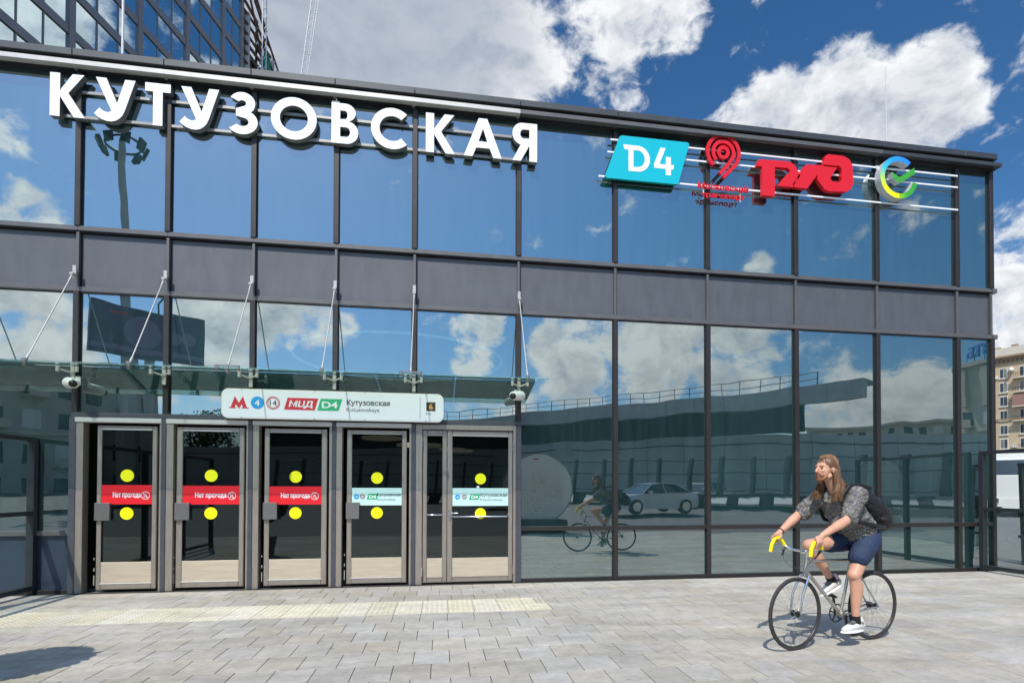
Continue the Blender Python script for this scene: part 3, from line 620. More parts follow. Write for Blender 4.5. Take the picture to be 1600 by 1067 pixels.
# ---------------------------------------------------------------- glass canopy with tension rods
cy = thing('glass_canopy', 'sloping glass canopy hung on steel rods above the row of doors', 'canopy', (-3, 0, 3.1))
CX = [-9.0, -7.62, -6.9, -5.75, -4.58, -3.4, -2.22, -1.0, .29]
for i in range(len(CX) - 1):
    b = MB(); x0, x1 = CX[i] + .004, CX[i + 1] - .004
    b.add([(x0, -1.17, 3.02), (x1, -1.17, 3.02), (x1, -.06, 3.205), (x0, -.06, 3.205), (x0, -1.17, 3.037), (x1, -1.17, 3.037), (x1, -.06, 3.222), (x0, -.06, 3.222)], [(0, 3, 2, 1), (4, 5, 6, 7), (0, 1, 5, 4), (1, 2, 6, 5), (2, 3, 7, 6), (3, 0, 4, 7)])
    b.build('canopy_pane', 'canopy_glass', cy)
for i, x in enumerate([-7.62] + PX):
    q = MB(); q.box(x - .022, x + .022, -.095, -.078, 4.44, 4.62); q.box(x - .022, x + .022, -.16, -.095, 4.47, 4.50); q.build('anchor_plate', 'rod_metal', cy)
    q = MB(); q.tube([(x, -.13, 4.48), (x, -.20, 4.36)], .012, 8); q.tube([(x, -.20, 4.36), (x, -.93, 3.16)], .0085, 8); q.tube([(x, -.93, 3.16), (x, -.98, 3.085)], .014, 8); q.build('tension_rod', 'rod_metal', cy)
    q = MB(); w = .13 if i in (3, 5) else .03
    q.obox((x - w, -1.0, 3.085), (x + w, -1.0, 3.085), .03, .02); q.obox((x, -1.0, 3.0), (x, -1.0, 3.10), .035, .035)
    for s in ((-1, 1) if w > .1 else (0,)): q.disc((x + s * w, -1.0, 3.06), (0, 0, 1), .025, .07, 10)
    q.build('rod_clamp', 'handle_steel', cy)
    q = MB(); q.box(x - .024, x + .024, -.10, -.0755, 2.97, 3.19)
    for s in (-1, 1):
        q.obox((x, -.11, 3.10), (x + s * .12, -.20, 3.13), .018, .022); q.disc((x + s * .12, -.21, 3.13), (0, .1, 1), .022, .075, 10)
    q.build('spider_bracket', 'rod_metal', cy)

# ---------------------------------------------------------------- security cameras
def seccam(x, z, fl, label):
    c = thing('security_camera', label, 'camera', (x, -.1, z), 'white cameras under the canopy ends')
    q = MB(); q.cap((x + .05 * fl, -.20, z + .01), (x - .07 * fl, -.30, z - .01), .078, .070, 14); q.build('housing', 'camera_white', c)
    q = MB(); q.ball((x - .09 * fl, -.35, z - .025), .050); q.build('lens_dome', 'black_plastic', c)
    q = MB(); q.tube([(x, -.08, z + .06), (x + .01, -.18, z + .05)], .018, 8); q.box(x - .03, x + .03, -.1, -.078, z, z + .12); q.build('arm', 'camera_white', c)
seccam(-6.27, 2.93, -1, 'white security camera beside the leftmost door post'); seccam(-.04, 2.93, 1, 'white security camera at the right end of the canopy')

# ================================================================ signs on the facade
def U(w):
    return [(.035 * w, 1), (.29 * w, 1), (.555 * w, .43), (.745 * w, 1), (w, 1), (.74 * w, .26), (.69 * w, .16), (.62 * w, .08), (.53 * w, .02), (.42 * w, -.01), (.30 * w, -.005), (.17 * w, .03), (.07 * w, .09), (0, .15), (.13 * w, .29), (.20 * w, .235), (.28 * w, .205), (.36 * w, .205), (.42 * w, .245)]
T_ = .205
def letters(ch, w):
    t = T_
    if ch == 'К': return [[(0, 0), (t, 0), (t, .47), (.68 * w, 0), (w, 0), (.52 * w, .55), (.97 * w, 1), (.64 * w, 1), (t, .60), (t, 1), (0, 1)]]
    if ch == 'У': return [U(w)]
    if ch == 'Т': return [[(0, 1), (0, .80), ((w - t) / 2, .80), ((w - t) / 2, 0), ((w + t) / 2, 0), ((w + t) / 2, .80), (w, .80), (w, 1)]]
    if ch == 'З':
        cx = .47 * w; r = w * .47
        c = arc(cx, .73, r - t / 2 - .02, .27 - t / 2 + .01, 150, -62, 14) + [(cx + .02, .535), (cx - .10, .535)]
        o = stroke(arc(cx, .735, r - t / 2 - .03, .265 - t / 2 + .01, 150, -80, 16), t)
        up_ = arc(cx, .74, r - .02, .27, 152, -50, 18); lo = arc(cx, .29, w - cx, .30, 48, -145, 20)
        li = arc(cx, .29, w - cx - t, .30 - t + .01, -145, 82, 16); ui = arc(cx, .74, r - .02 - t, .27 - t + .01, -84, 148, 14)
        return [up_ + lo + li + [(cx - .14, .43), (cx - .14, .60)] + ui]
    if ch == 'О': return [arc(w / 2, .5, w / 2, .52, 0, 352.5, 47), arc(w / 2, .5, w / 2 - t, .52 - t, 0, 352.5, 47)]
    if ch == 'В':
        return [[(0, 0)] + arc(.55 * w, .285, .45 * w, .285, -90, 72, 14) + arc(.5 * w, .775, .40 * w, .225, -68, 90, 14) + [(0, 1)],
                [(t, .17)] + arc(.55 * w, .29, .45 * w - t * .95, .12, -90, 90, 10) + [(t, .41)], [(t, .60)] + arc(.5 * w, .715, .40 * w - t * .95, .105, -90, 90, 10) + [(t, .82)]]
    if ch == 'С': return [arc(.52, .5, .52, .52, 47, 313, 40) + arc(.52, .5, .52 - t, .52 - t, 313, 47, 40)]
    if ch == 'А': return [[(0, 0), (.22, 0), (.315 * w / .62 * .62 / w * 1.0 + .0, .235), (w - .315, .235), (w - .22, 0), (w, 0), (w / 2 + .11, 1), (w / 2 - .11, 1)], [(.375, .40), (w - .375, .40), (w / 2, .74)]]
    if ch == 'Я': return [[(w, 0), (w, 1)] + arc(.42 * w, .71, .42 * w, .29, 90, 258, 16) + [(0.0, 0), (.34 * w, 0), (w - t, .42), (w - t, 0)], [(w - t, .60)] + [p for p in arc(.46 * w, .71, .46 * w - t, .12, 270, 90, 10)] + [(w - t, .83)]]
ns = thing('station_name_sign', 'big white channel letters reading КУТУЗОВСКАЯ on two dark rails below the roof edge', 'sign', (-3.2, -.13, 6.69))
H = .612
for ch, a, b in [('К', -6.652, -6.208), ('У', -6.094, -5.563), ('Т', -5.437, -5.101), ('У', -4.98, -4.451), ('З', -4.326, -3.917), ('О', -3.735, -3.086), ('В', -2.873, -2.482), ('С', -2.295, -1.70), ('К', -1.472, -1.024), ('А', -.886, -.289), ('Я', -.12, .279)]:
    lp = letters(ch, (b - a) / H)
    me = flat_mesh([[(x * H, y * H) for x, y in l] for l in lp], .088, 0, 'letter')
    me.materials.append(MATS['letter_white']); me.materials.append(MATS['letter_side'])
    for p in me.polygons: p.material_index = 0 if p.normal.z > .9 else 1
    me.transform(Matrix.Translation((a, -.135, 6.695)) @ Matrix.Rotation(R(90), 4, 'X')); link_mesh('letter', me, None, ns)
for z in (7.125, 6.765):
    q = MB(); q.bbox(-6.55, .19, -.046, -.028 + .0, z - .022, z + .022); q.build('rail', 'letter_side', ns)
q = MB()
for x in MX[2:8]:
    for z in (7.125, 6.765): q.box(x - .02, x + .02, -.0458, -.0755 + .035, z - .02, z + .02)
for (x, z) in ((-2.80, 7.325),): pass
q.build('bracket', 'letter_side', ns)
q = MB(); q.box(-2.87, -2.76, -.115, -.06, 7.312, 7.345); q.cap((-2.81, -.09, 7.345), (-2.81, -.09, 7.39), .012, .010, 8); q.build('floodlight', 'camera_white', ns)

rs = thing('logo_rails', 'three thin pale horizontal rails carrying the logos right of the station name', 'rails', (4.8, -.08, 6.9))
for x0, z in ((1.512, 7.225), (1.461, 7.015), (1.309, 6.60)):
    q = MB(); q.bbox(x0, 8.12, -.09, -.076, z - .014, z + .014, .003); q.build('rail', 'letter_white', rs)
d4 = thing('line_sign', 'turquoise slanted board with white D4 on the rails', 'sign', (2.2, -.14, 6.9))
me = flat_mesh([[(1.69, 7.272), (2.83, 7.272), (2.862, 7.25), (2.665, 6.565), (2.635, 6.548), (1.43, 6.548), (1.40, 6.575), (1.65, 7.252)]], .048, 0, 'board')
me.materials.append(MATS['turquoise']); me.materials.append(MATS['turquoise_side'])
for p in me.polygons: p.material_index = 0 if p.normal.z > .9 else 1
me.transform(Matrix.Translation((0, -.142, 0)) @ Matrix.Rotation(R(90), 4, 'X')); link_mesh('board', me, None, d4)
# D with a left serif, and an open 4
dl = [[(1.71, 7.125), (1.96, 7.125)] + arc(1.96, 6.91, .21, .215, 90, -90, 16) + [(1.80, 6.695), (1.80, 7.045), (1.73, 7.045)], [(1.885, 7.045), (1.95, 7.045)] + arc(1.955, 6.91, .125, .138, 88, -88, 14) + [(1.885, 6.772)]]
wall_shape(dl, 0, 0, -.1455, .0025, 'print_white', 'lettering', d4)
f4 = [[(2.352, 7.135), (2.445, 7.135), (2.335, 6.862), (2.445, 6.862), (2.445, 6.99), (2.535, 6.99), (2.535, 6.862), (2.592, 6.862), (2.578, 6.787), (2.535, 6.787), (2.535, 6.685), (2.445, 6.685), (2.445, 6.787), (2.242, 6.787), (2.242, 6.862)]]
wall_shape(f4, 0, 0, -.1455, .0025, 'print_white', 'lettering', d4)
em = thing('transport_emblem', 'red spiral emblem above small red lettering on the rails', 'sign', (3.45, -.14, 6.9))
cx, cz = 3.475, 7.17
def emb(pts, t=.062):
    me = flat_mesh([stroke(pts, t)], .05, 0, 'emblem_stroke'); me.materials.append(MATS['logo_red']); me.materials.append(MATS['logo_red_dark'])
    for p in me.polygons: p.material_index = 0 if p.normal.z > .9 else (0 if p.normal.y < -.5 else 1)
    me.transform(Matrix.Translation((0, -.145, 0)) @ Matrix.Rotation(R(90), 4, 'X')); link_mesh('emblem_stroke', me, None, em)
emb(arc(cx, cz, .285, .285, 232, -25, 30) + [(3.70, 6.98), (3.47, 6.745)])
emb(arc(cx, cz, .185, .185, 225, -20, 26) + [(3.60, 7.02), (3.41, 6.80)])
me = flat_mesh([arc(cx, cz, .115, .115, 0, 350, 35), arc(cx, cz, .055, .055, 0, 350, 35)], .05); me.transform(Matrix.Translation((0, -.145, 0)) @ Matrix.Rotation(R(90), 4, 'X')); link_mesh('emblem_ring', me, 'logo_red', em)
fit_text('Московский', 3.03, 3.94, 6.535, .10, -.125, 'logo_red', 'lettering', em, depth=.02, bold=.0025)
fit_text('транспорт', 3.09, 3.87, 6.40, .075, -.125, 'logo_red', 'lettering', em, depth=.02, bold=.0025)
q = MB(); q.box(3.13, 3.15, -.089, -.08, 6.38, 6.62); q.box(3.80, 3.82, -.089, -.08, 6.38, 6.62); q.build('bracket', 'letter_white', em)
rz = thing('railway_logo', 'wide red linked railway letters between the spiral emblem and the coloured ring', 'sign', (5, -.14, 6.85))
rz['label'] = 'wide red linked railway letters between the spiral emblem and the coloured ring'
def red(lp):
    me = flat_mesh(lp, .07, 0, 'letter'); me.transform(Matrix.Translation((0, -.16, 0)) @ Matrix.Rotation(R(90), 4, 'X')); link_mesh('letter', me, 'logo_red', rz)
red([[(4.175, 6.49), (4.175, 6.985), (4.075, 6.985), (4.085, 7.05), (4.12, 7.105), (4.62, 7.12), (4.72, 7.11), (4.80, 7.05), (4.89, 6.89), (4.745, 6.68), (4.45, 6.68), (4.70, 6.96), (4.66, 7.0), (4.41, 7.0), (4.41, 6.52), (4.395, 6.49)]])
red([[(4.78, 6.68), (5.02, 6.68), (5.345, 7.115), (5.02, 7.105), (4.96, 7.06), (4.78, 6.78), (4.74, 6.72)]])
red([[(5.355, 7.12), (5.64, 7.12), (5.68, 7.08), (5.68, 6.88), (5.64, 6.845), (5.50, 6.845), (5.47, 6.86), (5.66 - .02, 7.10), (5.36, 7.10), (5.215, 6.94), (5.21, 6.86), (5.36, 6.70), (5.44, 6.665), (5.78, 6.69), (5.88, 6.76), (5.915, 6.86), (5.90, 7.17), (5.84, 7.27), (5.74, 7.315), (5.43, 7.315), (5.36, 7.28)]][:0] or
    [[(5.34, 7.13), (5.37, 7.285), (5.43, 7.32), (5.72, 7.32), (5.84, 7.27), (5.90, 7.17), (5.915, 6.86), (5.87, 6.75), (5.77, 6.69), (5.44, 6.668), (5.35, 6.70), (5.22, 6.85), (5.22, 6.95), (5.34, 7.10), (5.60, 7.10), (5.46, 6.90), (5.50, 6.85), (5.64, 6.85), (5.685, 6.89), (5.685, 7.09), (5.64, 7.135)]])
bk = thing('bank_logo', 'blue, yellow and green open ring with a green tick, last logo on the rails', 'sign', (6.8, -.3, 7.0))
m = bpy.data.materials.new('ring_gradient'); m.use_nodes = True; t = m.node_tree; pb = t.nodes['Principled BSDF']; pb.inputs['Roughness'].default_value = .35
gg = t.nodes.new('ShaderNodeNewGeometry'); sb = t.nodes.new('ShaderNodeVectorMath'); sb.operation = 'SUBTRACT'; t.links.new(gg.outputs['Position'], sb.inputs[0]); sb.inputs[1].default_value = (6.775, 0, 7.005)
sp = t.nodes.new('ShaderNodeSeparateXYZ'); t.links.new(sb.outputs[0], sp.inputs[0]); at = t.nodes.new('ShaderNodeMath'); at.operation = 'ARCTAN2'; t.links.new(sp.outputs['Z'], at.inputs[0]); t.links.new(sp.outputs['X'], at.inputs[1])
# angle measured from the bottom right, clockwise through the left side to the top right
a1 = t.nodes.new('ShaderNodeMath'); a1.operation = 'ADD'; a1.inputs[1].default_value = math.pi * 2.5; t.links.new(at.outputs[0], a1.inputs[0])
a2 = t.nodes.new('ShaderNodeMath'); a2.operation = 'MODULO'; a2.inputs[1].default_value = math.pi * 2; t.links.new(a1.outputs[0], a2.inputs[0])
a3 = t.nodes.new('ShaderNodeMath'); a3.operation = 'DIVIDE'; a3.inputs[1].default_value = math.pi * 2; t.links.new(a2.outputs[0], a3.inputs[0])
rp = t.nodes.new('ShaderNodeValToRGB'); t.links.new(a3.outputs[0], rp.inputs[0]); el = rp.color_ramp.elements
el[0].position = 0; el[0].color = (.30, .62, .02, 1); el[1].position = 1; el[1].color = (.85, .86, 0, 1)
for p, c in ((.08, (.05, .38, .03)), (.30, (.03, .35, .04)), (.36, (.03, .20, .75)), (.56, (.02, .33, .85)), (.68, (.05, .58, .62)), (.76, (.45, .75, .10)), (.86, (.85, .88, .0))):
    z_ = el.new(p); z_.color = (*c, 1)
t.links.new(rp.outputs[0], pb.inputs['Base Color']); MATS['ring_gradient'] = m
mat('tick_green', (.05, .36, .03), .35); mat('logo_side', (.60, .62, .62), .35, .2)
me = flat_mesh([arc(6.775, 7.005, .375, .375, 50, 350 - 2, 44) + arc(6.775, 7.005, .285, .285, 348, 50, 44)], .13)
me.materials.append(m); me.materials.append(MATS['logo_side'])
for p in me.polygons: p.material_index = 0 if p.normal.z > .9 else 1
me.transform(Matrix.Translation((0, -.215, 0)) @ Matrix.Rotation(R(90), 4, 'X')); link_mesh('ring', me, None, bk)
me = flat_mesh([[(6.64, 7.09), (6.64, 6.985), (6.782, 6.90), (7.10, 7.10), (7.085, 7.205), (6.782, 7.01)]], .10); me.materials.append(MATS['tick_green']); me.materials.append(MATS['logo_side'])
for p in me.polygons: p.material_index = 0 if p.normal.z > .9 else 1
me.transform(Matrix.Translation((0, -.215, 0)) @ Matrix.Rotation(R(90), 4, 'X')); link_mesh('tick', me, None, bk)
q = MB()
for z in (7.225, 7.015): q.box(6.42, 6.5, -.092, -.0905, z - .03, z + .03)
q.box(6.62, 6.72, -.12, -.0905, 7.0, 7.03); q.build('bracket', 'logo_side', bk)

# entrance board
eb = thing('entrance_sign', 'long white rounded entrance board with metro, line and exit symbols above the doors', 'sign', (-2.77, -.2, 2.7))
def rrect(x0, x1, z0, z1, r): return arc(x1 - r, z1 - r, r, r, 90, 0, 6) + arc(x1 - r, z0 + r, r, r, 0, -90, 6) + arc(x0 + r, z0 + r, r, r, -90, -180, 6) + arc(x0 + r, z1 - r, r, r, 180, 90, 6)
ZS = .004
wall_shape([rrect(-4.35, -1.183, 2.498, 2.928, .095)], 0, 0, -.20, .09, 'camera_white', 'frame', eb)
wall_shape([rrect(-4.33, -1.203, 2.518, 2.908, .08)], 0, 0, -.202, .0015, 'board_white', 'face', eb)
Yp = -.2045
Ms = [[(-4.25, 2.64), (-4.25, 2.655), (-4.225, 2.655), (-4.17, 2.815), (-4.114, 2.72), (-4.06, 2.815), (-4.005, 2.655), (-3.98, 2.655), (-3.98, 2.64), (-4.075, 2.64), (-4.075, 2.655), (-4.06, 2.655), (-4.075, 2.70), (-4.114, 2.635), (-4.155, 2.70), (-4.17, 2.655), (-4.155, 2.655), (-4.155, 2.64)]]
wall_shape(Ms, 0, 0, Yp, .002, 'sign_red', 'metro_letter', eb)
q = MB(); q.disc((-3.862, Yp, 2.728), (0, 1, 0), .090, .003, 36); q.build('line_badge', 'sticker_blue', eb)
fit_text('4', -3.90, -3.83, 2.683, .09, Yp - .003, 'print_white', 'numeral', eb, bold=.002)
q = MB(); q.ring((-3.646, Yp, 2.73), (0, 1, 0), .090, .0045, 36, 5); q.ring((-3.646, Yp, 2.73), (0, 1, 0), .073, .004, 36, 5); q.build('line_badge', 'sign_red', eb)
fit_text('14', -3.69, -3.60, 2.69, .08, Yp - .001, 'ink', 'numeral', eb)
wall_shape([[(-3.497, 2.638), (-3.066, 2.634), (-3.015, 2.812), (-3.446, 2.812)]], 0, 0, Yp, .002, 'sign_red', 'line_badge', eb)
fit_text('МЦД', -3.43, -3.09, 2.682, .085, Yp - .003, 'print_white', 'lettering', eb, bold=.0035, shear=.15)
wall_shape([[(-3.03, 2.634), (-2.727, 2.634), (-2.674, 2.81), (-2.983, 2.81)]], 0, 0, Yp, .002, 'green_print', 'line_badge', eb)
fit_text('D4', -2.965, -2.74, 2.675, .095, Yp - .003, 'print_white', 'numeral', eb, bold=.0035)
fit_text('Кутузовская', -2.612, -1.984, 2.727, .078, Yp, 'ink', 'lettering', eb, bold=.0018)
fit_text('Kutuzovskaya', -2.612, -2.137, 2.632, .058, Yp, 'ink_grey', 'lettering', eb)
q = MB(); q.box(-1.539, -1.534, Yp, Yp + .002, 2.549, 2.873); q.build('divider', 'ink_grey', eb)
q = MB(); q.box(-1.443, -1.305, Yp, Yp + .002, 2.665, 2.80); q.build('exit_plate', 'brown_plate', eb)
fit_text('6', -1.40, -1.345, 2.69, .085, Yp - .003, 'orange_ink', 'numeral', eb, bold=.002)
fit_text('Вход', -1.448, -1.37, 2.615, .022, Yp, 'ink_grey', 'lettering', eb)
q = MB()
for x in (-4.08, -3.07, -2.35, -1.45):
    for z in (2.512, 2.914): q.disc((x, -.203, z), (0, 1, 0), .008, .006, 8)
q.build('screws', 'handle_steel', eb)
q = MB()
for x in (-3.991, -2.81, -1.636): q.box(x - .03, x + .03, -.108, -.0865, 2.56, 2.88)
q.build('bracket', 'post_paint', eb)

# ================================================================ glass railings at both ends
def railing(x, y0, y1, label, gx):
    r = thing('glass_railing', label, 'railing', (x, y0, 0))
    n = max(1, round(abs(y1 - y0) / 1.45)); 
    for i in range(n + 1):
        y = y0 + (y1 - y0) * i / n
        q = MB(); q.box(x - .045, x + .045, y - .04, y + .04, 0, 2.12); q.build('post', 'rail_paint', r)
    for z0, z1 in ((2.121, 2.18), (1.10, 1.16), (.06, .125)):
        q = MB(); q.box(x - .035, x + .035, min(y0, y1) + .041 - (.08 if z0 > 2 else 0), max(y0, y1) - .041 + (.08 if z0 > 2 else 0), z0, z1); q.build('rail', 'rail_paint', r)
    for i in range(n):
        ya = y0 + (y1 - y0) * i / n; yb = y0 + (y1 - y0) * (i + 1) / n; a, b = min(ya, yb) + .045, max(ya, yb) - .045
        for z0, z1 in ((.13, 1.095), (1.165, 2.116)):
            q = MB(); q.add([(0, (a - b) / 2, (z0 - z1) / 2), (0, (b - a) / 2, (z0 - z1) / 2), (0, (b - a) / 2, (z1 - z0) / 2), (0, (a - b) / 2, (z1 - z0) / 2)], [(0, 1, 2, 3)]); o = q.build('glass_pane', 'rail_glass', r, loc=(x, (a + b) / 2, (z0 + z1) / 2))
    return r
railing(-6.84, -.06, -5.9, 'dark framed glass railing at the left edge, standing at right angles to the facade', 0)
railing(8.52, -.14, -2.9, 'dark framed glass railing at the right edge, meeting the glass building', 0)
railing(10.9, 2.0, 8.0, 'second dark glass railing farther off behind the right one', 0)
# inner screen frames seen through the right railing
fr = thing('gate_frame', 'dark steel gate frame seen through the right railing', 'gate', (10.2, -.3, 0))
q = MB()
for y in (-1.6, -.9, -.2, .5): q.obox((10.2, y, 0), (10.2, y + .05, 1.95), .07, .06)
q.build('upright', 'rail_paint', fr); q = MB(); q.obox((10.2, -1.7, 1.0), (10.2, .6, 1.0), .06, .08); q.obox((10.2, -1.7, .55), (10.2, .6, .55), .05, .05); q.obox((10.2, -1.7, 1.98), (10.2, .6, 1.98), .06, .06); q.build('crossbar', 'rail_paint', fr)
q = MB(); q.box(10.195, 10.205, -1.6, .5, .1, .95); q.build('glass_pane', 'rail_glass', fr)

# thin masts
q = MB(); q.tube([(7.63, 1.0, 7.6), (7.63, 1.0, 10.02)], [.012, .006], 6); tag(q.build('antenna_mast', 'crane_white'), 'thin whip antenna on the roof near the right end', 'antenna')
q = MB(); q.tube([(-8.96, 6.0, 7.6), (-8.96, 6.0, 15.5)], .030, 8); tag(q.build('flag_pole', 'crane_white'), 'slim white pole on the roof in front of the glass tower', 'pole')

# ================================================================ far side: tower, crane, flats, lorry
tdir = Vector((.20835, .97806, 0)); tn = Vector((.97806, -.20835, 0)); T0 = Vector((-34.2, 38.08, 0)) - tdir * 38.9
def TP(s, z, o=0.0): p = T0 + tdir * s + tn * o; return (p.x, p.y, z)
tw = thing('glass_tower', 'tall glass office tower with grey floor bands rising behind the pavilion roof', 'tower', TP(45, 0))
cols = [23.0, 30.4, 37.6, 44.96, 52.7, 59.72, 66.36, 70.4]
fz = [37.17 + 3.65 * k for k in range(-2, 10)]
b = MB()
def tslab(b, s0, s1, z0, z1, o0, o1):
    P = [TP(s, z, o) for z in (z0, z1) for s, o in ((s0, o0), (s1, o0), (s1, o1), (s0, o1))]
    b.add(P, [(0, 3, 2, 1), (4, 5, 6, 7), (0, 1, 5, 4), (1, 2, 6, 5), (2, 3, 7, 6), (3, 0, 4, 7)])
tslab(b, 20, 70.3, 0, 72, -22, -.25); b.build('core', 'dark_room', tw)
for i in range(len(cols) - 1):
    for z in fz[:-1]:
        if i < 2 and z > 60: pass
        n = 3 if i < 6 else 2
        for k in range(n):
            s0 = cols[i] + .28 + (cols[i + 1] - cols[i] - .56) * k / n; s1 = cols[i] + .28 + (cols[i + 1] - cols[i] - .56) * (k + 1) / n
            q = MB(); tl = random.uniform(-.012, .012); t2 = random.uniform(-.010, .010)
            q.add([TP(s0 + .06, z + .45, -.1 + tl), TP(s1 - .06, z + .45, -.1 - tl), TP(s1 - .06, z + 3.22, -.1 - tl + t2), TP(s0 + .06, z + 3.22, -.1 + tl + t2)], [(0, 1, 2, 3)])
            q.build('window_pane', 'tower_glass', tw)
            q = MB(); tslab(q, s1 - .05, s1 + .05, z + .44, z + 3.23, -.2, -.02); q.build('mullion', 'tower_metal', tw)
for z in fz:
    q = MB(); tslab(q, 20, 70.4, z - .36, z + .40, -.24, .03); q.build('floor_band', 'tower_metal', tw)
for s in cols:
    q = MB(); tslab(q, s - .30, s + .30, 20, 72.5, -.2, .10); q.build('column', 'tower_metal', tw)
cs = thing('construction_frame', 'unfinished brown steel frame with green netting against the tower corner', 'building', TP(75, 0))
for s, top, r_, m_ in ((71.8, 65.9, .55, 'grey_paint'), (74.4, 65.5, .16, 'rust'), (76.6, 66.2, .16, 'rust'), (78.5, 65.4, .42, 'grey_paint'), (79.3, 63.6, .14, 'rust')):
    q = MB(); q.tube([TP(s, 10, -.3), TP(s, top, -.3)], r_, 12); q.build('column', m_, cs)
q = MB(); tslab(q, 72.5, 79.2, 10, 62.5, -9, -1.2); q.build('core_wall', 'rust', cs)
for k in range(12):
    z = 52 + 1.35 * k; e_ = 79.4 if z < 63.5 else (77.5 if z < 66 else 74.0)
    if z > 69: continue
    q = MB(); q.obox(TP(70.6, z, .1), TP(e_, z + random.uniform(-.5, .2), .1), .22, .22 + .2 * random.random()); q.build('beam', 'rust', cs)
for z0, z1, s0, s1 in ((71.5, 66.8, 71.0, 76.0), (68.6, 63.6, 72.8, 79.4), (66.5, 61.0, 72.6, 79.6), (64, 58, 72.6, 78.8), (69, 62, 71.2, 75.0), (75, 68, 70.6, 73.6)):
    q = MB(); q.obox(TP(s0, z0, .3), TP(s1, z1, .3), .2, .24); q.build('brace', 'rust', cs)
for k in range(16):
    s = 72.8 + random.random() * 6; z = 58 + random.random() * 7 - (s - 72.8) * .3
    q = MB(); q.obox(TP(s, z, .35), TP(s + random.uniform(-.2, .9), z + random.uniform(.5, 1.8), .35), .09, .09); q.build('prop', 'crane_white' if k % 3 else 'grey_paint', cs)
q = MB(); n = 8
vs = [TP(74.9 + 3.0 * i / n - .9 * (1 - j / n) * .0, 57 + (7.2 - 2.4 * i / n) * j / n, .5 + .25 * math.sin(i * 1.9 + j)) for j in range(n + 1) for i in range(n + 1)]
q.add(vs, [(j * (n + 1) + i, j * (n + 1) + i + 1, (j + 1) * (n + 1) + i + 1, (j + 1) * (n + 1) + i) for j in range(n) for i in range(n) if not (j > 5 and i > 4)], True); q.build('safety_net', 'net_green', cs)
cr_ = thing('tower_crane', 'thin white lattice crane mast leaning behind the roof edge', 'crane', (-23.5, 85, 0))
A0, A1, B0, B1 = Vector((-24.35, 85.0, 66)), Vector((-20.9, 84.2, 93)), Vector((-23.45, 85.0, 66)), Vector((-19.6, 84.2, 93))
q = MB(); q.tube([A0, A1], .10, 5); q.tube([B0, B1], .07, 5); q.tube([A0 + Vector((.3, .9, 0)), A1 + Vector((.5, 1.1, 0))], .06, 5); q.build('chord', 'crane_white', cr_)
q = MB(); n = 20
for i in range(n):
    a, b = i / n, (i + 1) / n; q.tube([A0.lerp(A1, a), B0.lerp(B1, a)], .05, 4); q.tube([A0.lerp(A1, a), B0.lerp(B1, b)], .045, 4)
q.build('lattice', 'crane_white', cr_)
q = MB(); q.tube([Vector((-24.6, 85, 0)), A0], .5, 6); q.build('mast', 'crane_white', cr_)
c2 = thing('hoist_mast', 'pale construction hoist mast just beyond the tower corner', 'hoist', TP(73, 0, 2))
q = MB(); 
for dx in (0, 1.0): q.tube([TP(73.6 + dx, 20, 1), TP(73.6 + dx, 78, 1)], .09, 5)
for k in range(24): q.tube([TP(73.6, 44 + k * 1.4, 1), TP(74.6, 45.4 + k * 1.4, 1)], .05, 4)
q.build('lattice', 'crane_white', c2)

# sunlit beige flats at the right edge
ad = Vector((.378, -.926, 0)); an = Vector((-.926, -.378, 0)); A_ = Vector((122.8, 97.6, 0))
def AP(u, z, o=0.0): p = A_ + ad * u + an * o; return (p.x, p.y, z)
def aslab(b, u0, u1, z0, z1, o0, o1):
    P = [AP(u, z, o) for z in (z0, z1) for u, o in ((u0, o0), (u1, o0), (u1, o1), (u0, o1))]
    b.add(P, [(0, 3, 2, 1), (4, 5, 6, 7), (0, 1, 5, 4), (1, 2, 6, 5), (2, 3, 7, 6), (3, 0, 4, 7)])
ap = thing('apartment_block', 'beige stone apartment block with heavy cornice, sunlit beyond the right corner of the pavilion', 'building', AP(5, 0))
q = MB(); aslab(q, -16, 24, 0, 31.2, 0, -14); q.build('wall', 'stone_beige', ap)
q = MB(); aslab(q, -16.2, 24.2, 31.2, 33.0, .5, -13); q.build('attic', 'stone_pale', ap)
q = MB(); aslab(q, -16.4, 24.4, 30.75, 31.19, 1.0, -13); aslab(q, -16.3, 24.3, 30.2, 30.74, .55, -13); q.build('cornice', 'stone_brown', ap)
q = MB()
for k in range(52): aslab(q, -15.8 + k * .78, -15.4 + k * .78, 29.7, 30.19, .45, 0)
tag(q.build('dentil', 'stone_brown', ap), kind='stuff')
for k in range(14): q = MB(); aslab(q, -15 + k * 2.9 + random.random(), -14.2 + k * 2.9 + random.random(), 33.01, 33.5 + random.random() * .8, -1, -1.9); q.build('chimney', 'stone_brown', ap)
for z in (17.1, 9.6): q = MB(); aslab(q, -16.1, 24.1, z - .35, z + .1, .25, -.1); q.build('belt_course', 'stone_brown', ap)
zr = [27.4, 24.2, 21.1, 17.95, 14.7, 11.6, 8.3, 5.0]
